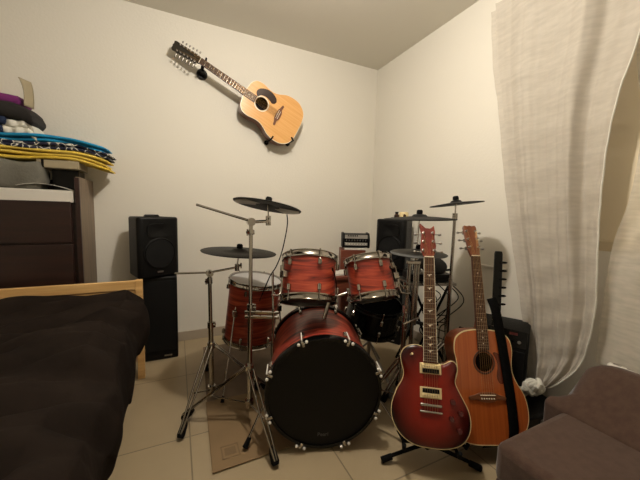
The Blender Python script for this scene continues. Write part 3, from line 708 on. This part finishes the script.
# headphones on it
hp = E('headphones', 'black headphones resting on the drum module', 'headphones', (1.60, 1.55, .712))
pts = [V((1.60, 1.56, .775))+R @ V((.085*math.cos(a), .02*math.sin(a*2), .062*math.sin(a))) for a in [PI*k/18 for k in range(-2, 21)]]
MB().tube(pts, .009, 10, flat=1.6).build('headband', 'rubber', hp, world=True)
for sx in (-1, 1):
    MB().lathe([(0, -.018), (.03, -.018), (.036, -.008), (.036, .008), (.03, .016), (0, .014)], 24, frame(V((1.60, 1.56, .75))+R @ V((.085*sx, 0, 0)), R @ V((sx, 0, 0)))).build('ear_cup', 'blackplastic', hp, world=True)
for k, (a, c_) in enumerate((((1.50, 1.52, .66), (1.56, 1.45, .30)), ((1.54, 1.50, .66), (1.48, 1.46, .22)), ((1.60, 1.48, .66), (1.63, 1.42, .26)), ((1.66, 1.46, .66), (1.60, 1.43, .34)), ((1.48, 1.54, .66), (1.66, 1.44, .40)), ((1.70, 1.46, .66), (1.58, 1.46, .18)))):
    a, c_ = V(a), V(c_); w = .05+.02*k
    pts = spline([a, a.lerp(c_, .25)+V((w, -.03, -.03)), a.lerp(c_, .55)+V((-w*.8, -.02, -.05)), a.lerp(c_, .8)+V((w*.5, 0, -.03)), c_, V((c_.x+.05, c_.y+.02, .008))], 8, False)
    tag(MB().tube(pts, .0035, 7).build('cable', 'rubber'), 'tangled black cable hanging below the drum module', 'cable', 'tangled cables hanging below the drum module')
# black rubber pad on an arm (right of headphones)
pd = E('drum_pad', 'black rubber drum pad on a short arm beside the right cymbal stand', 'drum pad', (1.50, 1.42, .79))
MB(frame((1.49, 1.42, .80), (-.2, -.5, 1))).lathe([(0, .016), (.08, .016), (.09, .01), (.09, -.006), (.04, -.014), (0, -.014)], 40).build('pad', 'pad', pd, world=True)
MB().tube([(1.49, 1.42, .79), (1.53, 1.38, .765), (1.56, 1.335, .78)], .007, 10).build('arm', 'blackplastic', pd, world=True)
MB().box((1.72, 1.52, .79), (.12, .05, .02), R=R).build('small_arm', 'blackplastic', pd, world=True) if False else None

# ------------------------------------------------------------------ guitars
DREAD = [(0, 0), (.08, .003), (.145, .025), (.187, .078), (.198, .14), (.186, .21), (.152, .27), (.137, .315), (.138, .36), (.146, .41), (.136, .462), (.10, .492), (.05, .503), (0, .505)]
def acoustic_outline(s=1):
    c = DREAD+[(-x, y) for x, y in DREAD[-2:0:-1]]
    return sp2([(x*s, y*s) for x, y in c], 6)
def gframe(p0, d, n):
    y = V(d).normalized(); z = V(n); z = (z-y*z.dot(y)).normalized(); x = y.cross(z)
    return Matrix.Translation(V(p0)) @ Matrix((x, y, z)).transposed().to_4x4()
def fretboard(t, y0, y1, w0, w1, z, nut, scale, nf, dots=True, birds=False, mw='rosewood', binding=None):
    """y0 body end, y1 nut"""
    m = MB(); m.prism([(-w0/2, y0), (w0/2, y0), (w1/2, y1), (-w1/2, y1)], z, z+.006)
    m.m = 1
    for k in range(1, nf+1):
        y = nut-scale*(1-2**(-k/12.))
        if y < y0+.003: break
        w = w1+(w0-w1)*(y1-y)/(y1-y0); m.box((0, y, z+.0064), (w-.002, .0013, .0010))
    m.m = 2
    for k in (3, 5, 7, 9, 12, 15, 17, 19):
        y = nut-scale*(1-(2**(-k/12.)+2**(-(k-1)/12.))/2)
        if y < y0+.004: continue
        if birds: m.prism([(-.013, y+.004), (-.004, y+.001), (.0, y-.006), (.003, y+.001), (.014, y+.005), (.004, y+.006), (0, y+.004)], z+.0058, z+.0064)
        elif dots: m.prism(circ(0, y, .0032, 12), z+.0058, z+.0064)
    if binding:
        for sx in (-1, 1): m.prism([(sx*w0/2, y0), (sx*(w0/2+.0018), y0), (sx*(w1/2+.0018), y1), (sx*w1/2, y1)], z, z+.0062)
    m.build('fretboard', [mw, 'fret', 'ivory'], t)
    MB().box((0, y1+.002, z+.0045), (w1, .005, .009)).build('nut', 'ivory', t, bevel=.001)
def neck(t, y0, y1, w0, w1, z, m_='neckwood'):
    m = MB(); rings = []
    for i in range(9):
        u = i/8; y = y0+(y1-y0)*u; w = w0+(w1-w0)*u
        h = .020+.035*max(0, 1-u*9)+.0
        rings.append([m.v((w/2*math.cos(a), y, z-h*math.sin(a))) for a in [PI*k/10 for k in range(11)]])
    for a, c_ in zip(rings, rings[1:]):
        for k in range(10): m._f([a[k], a[k+1], c_[k+1], c_[k]])
        m._f([a[10], a[0], c_[0], c_[10]])
    m._f(rings[0]); m._f(rings[-1][::-1]); m.build('neck', m_, t)
def tuners(t, Th, pos, sx_list, mk='steel', key='steel', kr=.009, kd=.03):
    for (x, y, sx) in pos:
        m = MB(Th); m.lathe([(.0, .016), (.003, .016), (.003, .004), (.006, .003), (.006, 0)], 14, Matrix.Translation((x-sx*.006, y, .0)))
        m.tube([(x, y, -.02), (x+sx*(kd-.006), y, -.02)], .0022, 8); m.box((x-sx*.004, y, -.02), (.018, .016, .012))
        tn = m.build('tuner', mk, t)
        MB(Th).ball((x+sx*kd, y, -.02), (kr, .0065, .006), 12).build('tuner_button', key, tn)
def strings(t, n, xb, xn, yb, yn, zb, zn, r=.0005, th=None):
    for k in range(n):
        f = k/(n-1)*2-1
        MB().tube([(f*xb, yb, zb), (f*xn, yn, zn)]+([th(f, k)] if th else []), r, 5).build('string', 'string', t)
def acoustic(label, T, top, side, head, twelve=False, guard=True, bridge_m='rosewood', hl=.19, bodyd=.105, bind='ivory', sc=1.0, head_inlay=False, guardm='pick'):
    t = E('acoustic_guitar', label, 'guitar', T=T)
    out = acoustic_outline()
    hr = .05 if twelve else .044
    hole = circ(0, .355, hr, 44)
    m = MB(); m.band(out, -bodyd, 0); m._f([m.v((x, y, -bodyd)) for x, y in out][::-1])
    m.build('body', side, t, ang=50)
    m = MB(); m.holed(out, hole, .0005); m.build('soundboard', top, t)
    inner = [(x*.993, y*.993+.0015) for x, y in out]
    m = MB(); n = len(out)
    A = [m.v((x*1.004, y*1.003-.001, -.005)) for x, y in out]; B = [m.v((x*1.004, y*1.003-.001, .0012)) for x, y in out]; C_ = [m.v((x*.985, y*.985+.003, .0012)) for x, y in out]
    for k in range(n):
        q = (k+1) % n; m._f([A[k], A[q], B[q], B[k]]); m._f([B[k], B[q], C_[q], C_[k]])
    m.build('binding', bind, t, ang=60)
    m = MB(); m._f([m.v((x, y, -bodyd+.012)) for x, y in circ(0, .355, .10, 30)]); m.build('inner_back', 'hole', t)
    MB().lathe([(hr+.002, .0012), (hr+.003, .002), (hr+.010, .002), (hr+.011, .0012)], 44, Matrix.Translation((0, .355, 0))).build('rosette', 'rosewood' if not twelve else 'ivory', t)
    if guard:
        pg = sp2([(.048, .395), (.062, .40), (.085, .385), (.10, .35), (.105, .305), (.09, .265), (.07, .262), (.058, .29), (.0655, .335), (.062, .365)], 5) if not twelve else \
             sp2([(.032, .408), (.060, .43), (.098, .415), (.125, .365), (.124, .31), (.100, .268), (.070, .262), (.052, .285), (.063, .32), (.067, .355), (.055, .388)], 5)
        MB().prism(pg, .0006, .0022).build('pickguard', guardm, t)
    bo = sp2([(-.085, .190), (-.05, .192), (-.03, .182), (0, .180), (.03, .182), (.05, .192), (.085, .190), (.088, .205), (.06, .212), (.03, .222), (-.03, .222), (-.06, .212), (-.088, .205)], 4)
    MB().prism(bo, .0006, .009).build('bridge', bridge_m, t, bevel=.002)
    MB().box((0, .212, .011), (.074, .003, .006)).build('saddle', 'ivory', t, bevel=.001)
    for k in range(6): MB().lathe([(0, .013), (.003, .012), (.0035, .009)], 10, Matrix.Translation((-.03+.012*k, .197, 0))).build('bridge_pin', 'ivory', t)
    nut = .863
    neck(t, .50, nut, .056, .044, .0, 'neckwood' if not twelve else 'mahog')
    fretboard(t, .41, nut, .058, .044, .0015, nut, .645, 20)
    Th = Matrix.Translation((0, nut, .002)) @ Matrix.Rotation(math.radians(12), 4, 'X').inverted()
    Th = Matrix.Translation((0, nut, .002)) @ Matrix.Rotation(math.radians(-12), 4, 'X')
    hp_ = [(-.022, 0), (.022, 0), (.030, .03), (.036, hl-.012), (.030, hl), (.012, hl-.004), (0, hl), (-.012, hl-.004), (-.030, hl), (-.036, hl-.012), (-.030, .03)]
    MB(Th).prism(hp_, -.014, 0).build('headstock', head, t, bevel=.002)
    if twelve: ys = [.032+.026*k for k in range(6)]
    else: ys = [.05, .095, .14]
    tuners(t, Th, [(sx*.031, y, sx) for y in ys for sx in (-1, 1)], None, key='steel')
    n = 12 if twelve else 6
    strings(t, n, .028, .018, .212, nut+.003, .0145, .0105, .0006, th=(lambda f, k: tuple(Th @ V(((.024 if f > 0 else -.024), ys[min(len(ys)-1, (len(ys)-1)-int(abs(f)*(len(ys)-.01)))], .012)))))
    return t, T

# wall guitar: bottom end and direction of the neck, lying in the plane parallel to the back wall
p0 = V((.995, 2.585, 1.853)); d = V((-.8968, 0, .4425))
Tg = gframe(p0, d, (-.03, -1, -.02)) @ Matrix.Scale(1.05, 4)
wg, _ = acoustic('natural-top twelve-string acoustic guitar hanging tilted on the back wall', Tg, 'spruce', 'mahog', 'headgreen', twelve=True, hl=.205, bridge_m='bridgewood')
# wall holders (things of their own)
wh = E('wall_hook', 'round dark wall hook holding the neck of the hanging guitar', 'hook', (.24, 2.73, 2.2))
cc = Tg @ V((-.0, .835, -.03)); cw = V((cc.x-.005, YB, cc.z-.03))
MB(frame((cw.x, YB-.012, cw.z), (0, -1, 0))).lathe([(0, .012), (.036, .012), (.042, .004), (.042, -.012)], 28).build('base', 'blackgloss', wh, world=True)
MB().tube([(cw.x, YB-.01, cw.z), (cw.x, cc.y+.025, cw.z)], .012, 12).build('arm', 'blackplastic', wh, world=True)
for sx in (-1, 1):
    a = Tg @ V((sx*.0, .835, -.032)); q = Tg @ V((sx*.034, .835, -.03)); r_ = Tg @ V((sx*.034, .835, .018))
    MB().tube([(cw.x, cc.y+.02, cw.z), a, q, r_], .007, 10).build('prong', 'rubber', wh, world=True)
for q3, dn, nm in (((-.1965, .165), (-1, .12), 'black padded wall bracket under the left side of the hanging guitar body'), ((-.105, .008), (-.5, -.86), 'black padded wall bracket under the lower end of the hanging guitar')):
    dn = V((dn[0], dn[1], 0)).normalized(); e = V((q3[0], q3[1], 0))
    b0 = Tg @ (e+dn*.010+V((0, 0, -.03))); b1 = Tg @ (e+dn*.010+V((0, 0, .014))); b2 = Tg @ (e-dn*.022+V((0, 0, .014)))
    k = E('wall_bracket', nm, 'bracket', (b0.x, YB, b0.z))
    MB().tube([(b0.x, YB-.002, b0.z), tuple(b0), tuple(b1), tuple(b2)], .0065, 10).build('arm', 'rubber', k, world=True)
    MB(frame((b0.x, YB-.006, b0.z), (0, -1, 0))).lathe([(0, .006), (.02, .006), (.022, -.006)], 20).build('plate', 'blackgloss', k, world=True)

# orange acoustic on the floor stand
Ta = gframe((1.262, .800, .091), (.125, .262, .957), (-.40, -.90, .2)) @ Matrix.Diagonal((.96, 1, 1, 1))
ag, _ = acoustic('orange-topped acoustic guitar with black strap standing right of the electric guitar', Ta, 'cedar', 'cedarside', 'headbrown', bind='cream', hl=.175, guardm='guard2', bridge_m='bridgewood')
m = MB(); ps = [(.072, .655, -.012), (.078, .60, .006), (.088, .50, .008), (.098, .40, .007), (.108, .28, .006), (.115, .15, .006), (.112, .05, .006), (.105, .012, -.02), (.06, -.006, -.05), (.0, -.012, -.052)]
P_ = spline(ps, 6, False); rows = []
for i, p in enumerate(P_):
    w = .024
    e = V((1, .25, 0)).normalized()*w
    if i > len(P_)-9: e = V((.3, .9, .2)).normalized()*w
    rows.append([m.v(p-e), m.v(p+e)])
for a, c_ in zip(rows, rows[1:]): m._f([a[0], a[1], c_[1], c_[0]])
m.bm.transform(Ta)
tag(m.build('guitar_strap', 'strap', solid=.003), 'wide black strap hanging down the front of the orange acoustic guitar', 'strap')

# electric guitar
Te = gframe((.952, .855, .140), (.166, .254, .953), (-.60, -.78, .2)) @ Matrix.Diagonal((1, 1.018, 1, 1))
eg = E('electric_guitar', 'dark red burst single-cut electric guitar on a black stand', 'guitar', T=Te)
EO = sp2([(0, 0), (-.07, .006), (-.125, .038), (-.158, .09), (-.163, .145), (-.145, .205), (-.118, .26), (-.113, .30), (-.122, .345), (-.125, .385), (-.108, .425), (-.07, .447), (-.033, .442), (-.028, .425),
          (.026, .425), (.029, .385), (.035, .358), (.055, .352), (.074, .364), (.092, .374), (.108, .362), (.113, .335), (.106, .30), (.104, .265), (.125, .215), (.152, .16), (.160, .11), (.150, .065), (.12, .027), (.065, .005)], 5)
M_['burst'] = burst('cherry_burst', (.50, .10, .035), (.12, .02, .025), .19, .07, .17, 1, .72)
m = MB(); EO = [(x, y*(1 if y < .2 else 1-.10*(y-.2)/.25)) for x, y in EO]; n = len(EO); cx, cy = 0, .2
rings = [[(x, y, -.045) for x, y in EO], [(x, y, -.004) for x, y in EO]]
for s_, z in ((.992, -.001), (.94, .004), (.82, .009), (.6, .0115), (.3, .012)): rings.append([(x*s_, cy+(y-cy)*s_, z) for x, y in EO])
RV = [[m.v(p) for p in r_] for r_ in rings]
for j, (a, c_) in enumerate(zip(RV, RV[1:])):
    m.m = 0 if j == 0 else 1
    for k in range(n): m._f([a[k], a[(k+1) % n], c_[(k+1) % n], c_[k]])
m.m = 0; m._f(RV[0][::-1]); m.m = 1; m._f(RV[-1])
m.build('body', ['mahog', 'burst'], eg, ang=55)
m = MB(); m.band([(x*1.006, cy+(y-cy)*1.004) for x, y in EO], -.010, -.002)
m.build('binding', 'cream', eg, solid=.003)
en = .80
neck(eg, .40, en, .055, .043, .004, 'mahog')
fretboard(eg, .340, en, .056, .043, .012, en, .635, 22, birds=True, binding=True)
for yc, rev in ((.312, 0), (.215, 1)):
    m = MB(); m.prism([(-.045, yc-.022), (.045, yc-.022), (.045, yc+.022), (-.045, yc+.022)], .009, .0145)
    pu = m.build('pickup_ring', 'cream', eg, bevel=.002)
    for q, mm in ((.009, 'cream'), (-.009, 'blackgloss')):
        if rev: q = -q
        m = MB(); m.box((0, yc+q, .0175), (.069, .0165, .008)); bo_ = m.build('pickup_coil', mm, pu, bevel=.002)
    m = MB()
    for k in range(6): m.lathe([(0, .0228), (.0022, .0225), (.0024, .021)], 8, Matrix.Translation((-.025+.01*k, yc+(.009 if not rev else -.009), 0)))
    m.build('pole_pieces', 'fret', pu)
for y_, w_ in ((.168, .09), (.142, .094)): MB().box((0, y_, .017), (w_, .011 if w_ < .092 else .008, .010)).build('bridge' if w_ < .092 else 'tailpiece', 'chrome', eg, bevel=.003)
for x, y in ((.088, .190), (.118, .150), (.082, .125), (.112, .085)):
    MB().lathe([(0, .026), (.009, .026), (.0105, .023), (.0125, .008)], 20, Matrix.Translation((x, y, 0))).build('knob', 'amber', eg)
MB().tube([(-.083, .362, .008), (-.078, .369, .026)], [.0035, .005], 10).build('toggle_switch', 'cream', eg)
Th = Matrix.Translation((0, en, .010)) @ Matrix.Rotation(math.radians(-10), 4, 'X')
hs = [(-.0215, 0), (.0215, 0), (.030, .025), (.036, .06), (.030, .10), (.034, .135), (.030, .165), (.012, .150), (-.010, .152), (-.036, .178), (-.040, .165), (-.030, .125), (-.033, .09), (-.037, .05), (-.030, .022)]
MB(Th).prism(hs, -.014, 0).build('headstock', 'headred', eg, bevel=.002)
tuners(eg, Th, [(-.031, .035, -1), (-.029, .08, -1), (-.027, .125, -1), (.031, .035, 1), (.029, .08, 1), (.027, .125, 1)], None)
strings(eg, 6, .026, .0175, .142, en+.003, .0245, .0205, .0005, th=lambda f, k: tuple(Th @ V(((-.022 if f < 0 else .022), (.035, .08, .125)[2-int(abs(f)*2.9)], .010))))

# electric guitar stand
def gstand(label, T, feet, hz=.10, post=.50, col='rubber', body_back=-.05, wid=.11, y_c=-.012):
    t = E('guitar_stand', label, 'stand', T=Matrix.Translation((T.to_translation().x, T.to_translation().y, 0)))
    back = T @ V((0, .02, body_back-.03)); topp = T @ V((0, post, body_back-.02))
    hub = V((back.x, back.y, hz))
    MB().tube([hub, topp], .010, 10).build('post', col, t, world=True)
    MB().tube([T @ V((-.05, post, body_back-.012)), T @ V((0, post-.01, body_back-.022)), T @ V((.05, post, body_back-.012))], .009, 10).build('back_rest', col, t, world=True)
    for sx in (-1, 1):
        MB().tube([hub, T @ V((sx*wid, y_c-.0, body_back-.02)), T @ V((sx*wid, y_c-.004, .005)), T @ V((sx*wid, y_c+.018, .022))], .0085, 10).build('cradle_arm', col, t, world=True)
    for f in feet:
        f = V(f)
        d_ = (f-hub); leg = MB().tube([hub, hub.lerp(f, .75)+V((0, 0, .004)), f], [.009, .008, .008], 10).build('leg', col, t, world=True)
        MB().tube([f-d_.normalized()*.05, f], [.013, .014], 12).build('rubber_foot', col, leg, world=True)
    MB().box(hub, (.04, .035, .045)).build('hub', col, t, world=True, bevel=.008)
gstand('black tripod stand under the dark red electric guitar', Te, [(.815, 1.005, .014), (1.19, .79, .014), (1.06, 1.22, .014)], y_c=-.012)
gstand('black tripod stand under the orange acoustic guitar', Ta, [(1.19, 1.04, .014), (1.42, .73, .014), (1.34, 1.17, .014)], hz=.085, body_back=-.105, wid=.12, y_c=-.006)

# third guitar in the back: only its dark headstock rises beside the acoustic
dh = V((.075, .09, .99)).normalized()
Tb = gframe(V((1.566, 1.035, .935))-dh*.94, dh, (-.62, -.77, .05))
bg = E('bass_guitar', 'black headstock with a long row of tuners rising behind the orange acoustic guitar', 'guitar', T=Tb)
BO = sp2([(0, 0), (-.06, .005), (-.09, .05), (-.10, .11), (-.085, .16), (-.08, .20), (-.10, .25), (-.08, .27), (-.05, .26), (-.035, .23), (.03, .23), (.05, .25), (.07, .24), (.08, .20), (.09, .15), (.10, .10), (.09, .03), (.05, .003)], 4)
MB().prism(BO, -.04, 0).build('body', 'blackgloss', bg, bevel=.006)
neck(bg, .22, .605, .055, .046, .002, 'rubber'); fretboard(bg, .20, .605, .056, .046, .002, .605, .60, 20, mw='blackgloss', dots=False)
Th = Matrix.Translation((0, .605, .004))
MB(Th).prism([(-.020, 0), (.020, 0), (.021, .03), (.019, .32), (.015, .335), (-.016, .335), (-.019, .32), (-.020, .03)], -.016, 0).build('headstock', 'blackgloss', bg, bevel=.002)
tuners(bg, Th, [(.019, .05+.045*k, 1) for k in range(6)], None, mk='rubber', key='rubber', kr=.017, kd=.014)

# ------------------------------------------------------------------ amplifier, case, ledge
am = E('guitar_amplifier', 'black guitar amplifier with red badge behind the acoustic guitar, beside the curtain', 'amplifier', (1.72, 1.05, 0))
Ra = Matrix.Rotation(math.radians(-62), 4, 'Z'); Tm_ = Matrix.Translation((1.752, 1.085, .0)) @ Ra
S2 = Tm_ @ Matrix.Rotation(PI/2, 4, 'Z') @ Matrix.Rotation(PI/2, 4, 'X')
MB(S2).prism([(-.11, .02), (-.11, .40), (-.07, .48), (.02, .50), (.11, .50), (.11, .02)], -.125, .125).build('cabinet', 'blackplastic', am, world=True, bevel=.01)
MB(Tm_).box((0, -.113, .21), (.22, .008, .34)).build('grille_cloth', 'grille', am, world=True, bevel=.003)
Tp = Tm_ @ Matrix.Translation((0, -.094, .442)) @ Matrix.Rotation(math.radians(-22), 4, 'X')
MB(Tp).box((0, 0, 0), (.23, .006, .09)).build('control_panel', 'blackgloss', am, world=True)
for k in range(6): MB(Tp).lathe([(0, .012), (.007, .012), (.009, 0)], 14, frame((-.085+.033*k, -.003, -.015), (0, -1, 0))).build('knob', 'steel' if k % 2 else 'rubber', am, world=True)
MB(Tp).box((.05, -.005, .026), (.04, .003, .014)).build('badge', 'red', am, world=True, label='dark red badge')
for sx in (-1, 1):
    for sy in (-1, 1): MB(Tm_).lathe([(0, 0), (.014, 0), (.015, .022), (0, .022)], 14, Matrix.Translation((sx*.09, sy*.08, 0))).build('foot', 'rubber', am, world=True)
pb = E('pedal_case', 'low black case on the floor between the amplifier and the armchair', 'case', (1.66, .86, 0))
MB(Matrix.Translation((1.70, .88, 0)) @ Matrix.Rotation(math.radians(-10), 4, 'Z')).box((0, 0, .06), (.34, .16, .11)).build('case', 'blackplastic', pb, world=True, bevel=.012)
MB(Matrix.Translation((1.70, .88, 0)) @ Matrix.Rotation(math.radians(-10), 4, 'Z')).box((0, -.083, .085), (.06, .006, .02)).build('latch', 'steel', pb, world=True, bevel=.002)

# white wall heater under the window
ht = E('wall_heater', 'low white heater on the right wall behind the armchair', 'heater', (XR-.04, .12, .1))
MB().box((XR-.035, .13, .265), (.06, 1.05, .33)).build('casing', 'white', ht, world=True, bevel=.01)
m = MB()
for k in range(20): m.box((XR-.035, -.33+k*.05, .431), (.04, .03, .004))
m.build('top_vent', 'steel', ht, world=True)
sw = E('wall_switch', 'white wall switch at the right edge beside the thin curtain', 'switch', (XR, .6, .82))
MB().box((XR-.006, .575, .85), (.012, .085, .085)).build('plate', 'white', sw, world=True, bevel=.003)
MB().box((XR-.014, .575, .85), (.006, .04, .05)).build('rocker', 'ivory', sw, world=True, bevel=.002)

# ------------------------------------------------------------------ curtains
Lp = [(1.335, 2.43), (1.297, 2.083), (1.245, 1.828), (1.173, 1.401), (1.102, 1.045), (1.038, .759), (.982, .48), (.934, .295), (.900, .198)]
Rp = [(.60, 2.43), (.640, 1.95), (.690, 1.70), (.712, 1.50), (.716, 1.302), (.712, 1.117), (.702, .90), (.692, .70), (.706, .508), (.735, .376), (.804, .26), (.875, .185)]
def poly(P_, f):
    f = max(0, min(.9999, f))*(len(P_)-1); i = int(f); q = f-i
    sp = spline([V((a, c_, 0)) for a, c_ in P_[max(0, i-1):i+3]], 8, False)
    a, c_ = P_[i], P_[i+1]; return V((a[0]+(c_[0]-a[0])*q, a[1]+(c_[1]-a[1])*q))
LS = spline([V((a, c_, 0)) for a, c_ in Lp], 24, False); RS = spline([V((a, c_, 0)) for a, c_ in Rp], 24, False)
def smp(S_, f): return S_[min(len(S_)-1, int(f*(len(S_)-1)+.5))]
def cur(u, v):
    a, c_ = smp(LS, v), smp(RS, v)
    p = a.lerp(c_, u)
    sag = .06*math.sin(PI*u)*max(0, v-.72)/.28
    ph = 2*PI*(2.6*u)+.5*math.sin(v*3)
    deep = math.exp(-((u-.80)/.05)**2)-.8*math.exp(-((u-.90)/.05)**2)
    deep = math.exp(-((u-.68-.10*v)/.05)**2)-.8*math.exp(-((u-.78-.10*v)/.05)**2)
    x = 1.80+.011*math.sin(ph)+.002*math.sin(2*PI*9*u+v*4)+.001*math.sin(2*PI*17*u+v*9)-.024*deep+.0025*math.sin(v*90+8*u)
    x += .018*math.sin(2*PI*3*u+1)*max(0, v-.45)/.55
    x -= .05*max(0, v-.8)/.2
    x = 1.835+(x-1.8)
    return V((x, p.x*1.02, 1.12+(p.y-sag*.3-1.12)*1.02))
ct = E('curtain', 'long sheer white curtain gathered and knotted at its lower end', 'curtain', (1.8, 1.0, .15))
MB().grid(cur, 150, 120).build('cloth', 'curtain', ct, world=True, ang=120)
MB().grid(lambda u, v: V((cur(0, v*.93).x+.012+.012*u, cur(0, v*.93).y+.035-.05*u, cur(0, v*.93).z-.03)), 4, 60).build('folded_hem', 'curtain', ct, world=True, ang=120)
MB().tube([V(cur(1, v/60)) for v in range(0, 58)], .004, 8).build('side_seam', 'whitecloth', ct, world=True)
kn = MB(); rnd = random.Random(3)
for j in range(9):
    f = j/8; c_ = V((1.745-.02*f, .875+.085*f, .215-.055*f)); r_ = .034-.010*abs(f-.4)
    pts = [c_+V((r_*math.cos(a)*.9, r_*.45*math.sin(a*2+j), r_*math.sin(a)))+V((rnd.uniform(-.004, .004),)*3) for a in [2*PI*k/14+j for k in range(14)]]
    kn.tube(pts, .013, 8, closed=True)
kn.ball((1.745, .90, .195), (.033, .045, .032), 16); kn.ball((1.73, .955, .17), (.022, .03, .024), 14)
kn.build('knot', 'whitecloth', ct, world=True)
L2p = [(.70, 2.43), (.687, 1.895), (.64, 1.60), (.637, 1.434), (.651, 1.211), (.690, 1.0), (.706, .725), (.71, .40)]
LS2 = spline([V((a, c_, 0)) for a, c_ in L2p], 24, False)
def cur2(u, v):
    a = smp(LS2, v); y = a.x-u*.75
    ph = 2*PI*3*u+v
    return V((1.888+.014*math.sin(ph)+.006*math.sin(ph*2.3+v*5), y, a.y))
o = MB().grid(cur2, 120, 60).build('thin_curtain', 'curtain2', ang=120)
tag(o, 'thinner sheer curtain at the right edge, hanging straight in front of the window', 'curtain')
rd = E('curtain_rod', 'dark curtain rod above the window on the right wall', 'rod', (1.8, .9, 2.45))
MB().tube([(1.85, 1.22, 2.475), (1.85, -.6, 2.475)], .010, 12).build('rod', 'blackgloss', rd, world=True)
MB().ball((1.85, 1.225, 2.475), .014).build('finial', 'blackgloss', rd, world=True)
MB().tube([(1.85, 1.10, 2.475), (XR, 1.10, 2.475)], .009, 10).build('wall_bracket', 'blackgloss', rd, world=True)
for k in range(7): MB().tube([(1.85+.016*math.cos(a), 1.18-k*.09, 2.475+.016*math.sin(a)) for a in [2*PI*j/16 for j in range(16)]], .003, 6, closed=True).build('ring', 'blackgloss', rd, world=True)

# ------------------------------------------------------------------ armchair
ac = E('armchair', 'low taupe upholstered armchair in the right foreground', 'armchair', (1.3, .3, 0))
Y0, Y1 = -.25, .625
MB().box((1.235, (Y0+Y1)/2, .255), (.46, Y1-Y0, .15)).build('seat_cushion', 'sofa', ac, world=True, bevel=.03)
MB().box((1.25, (Y0+Y1)/2, .105), (.47, Y1-Y0, .17)).build('base', 'sofa', ac, world=True, bevel=.02)
m = MB(); N = 24
prof = [(1.44, .02), (1.42, .20), (1.415, .335), (1.44, .36), (1.50, .42), (1.575, .49), (1.615, .515), (1.66, .51), (1.69, .46), (1.70, .02)]
rows = []
for i in range(N+1):
    u = i/N; y = Y0+(Y1+.06-Y0)*u
    k = 0 if u < .80 else ((u-.80)/.20)**2.2
    rows.append([m.v((x, y-(.0 if z < .4 else .05*k), z-(.06*k if z > .4 else 0))) for x, z in prof])
for a, c_ in zip(rows, rows[1:]):
    for k in range(len(prof)): m._f([a[k], a[(k+1) % len(prof)], c_[(k+1) % len(prof)], c_[k]])
m._f(rows[0]); m._f(rows[-1]); m.build('backrest', 'sofa', ac, world=True, ang=80, bevel=.012)
for x in (1.06, 1.62):
    for y in (Y0+.06, Y1-.06): MB().tube([(x, y, .03), (x, y, 0)], [.022, .018], 12).build('foot', 'rubber', ac, world=True)

# ------------------------------------------------------------------ lamp, light, camera
lp = E('ceiling_lamp', 'round glass ceiling lamp hanging above the drum kit', 'lamp', (.52, 1.10, 2.56))
MB(Matrix.Translation((.52, 1.10, 0))).lathe([(0, 2.62), (.07, 2.62), (.07, 2.60), (.02, 2.585), (.02, 2.55)], 28).build('ceiling_rose', 'white', lp, world=True)
MB(Matrix.Translation((.52, 1.10, 0))).lathe([(.022, 2.55), (.03, 2.53), (.026, 2.50)], 20).build('bulb_holder', 'white', lp, world=True)
ld = bpy.data.lights.new('lamp_light', 'POINT'); ld.energy = 77; ld.shadow_soft_size = .05; ld.color = (1, .92, .82)
lo = bpy.data.objects.new('lamp_light', ld); COL.objects.link(lo); lo.location = (.52, 1.10, 2.43)
MB(Matrix.Translation((.52, 1.10, 0))).ball((0, 0, 2.485), .026).build('bulb', 'lampglow', lp, world=True)
w = bpy.data.worlds.new('world'); bpy.context.scene.world = w; w.use_nodes = True
w.node_tree.nodes['Background'].inputs[0].default_value = (.02, .018, .015, 1); w.node_tree.nodes['Background'].inputs[1].default_value = .3

cam = bpy.data.cameras.new('camera'); cam.sensor_width = 36; cam.lens = 300/640*36; cam.clip_start = .02
co = bpy.data.objects.new('camera', cam); COL.objects.link(co)
A = V((0.90290413, -0.42915288, 0.02432968)); B = V((0.0174098, 0.09306653, 0.99550767)); C = V((0.42948926, 0.89842442, -0.09150162))
co.matrix_world = Matrix.Translation((0, 0, 1.12)) @ Matrix((A, B, -C)).transposed().to_4x4()
sc = bpy.context.scene; sc.camera = co
sc.view_settings.view_transform = 'Standard'; sc.view_settings.look = 'None'; sc.view_settings.gamma = 1; sc.view_settings.use_curve_mapping = False
sc.view_settings.exposure = 0.0
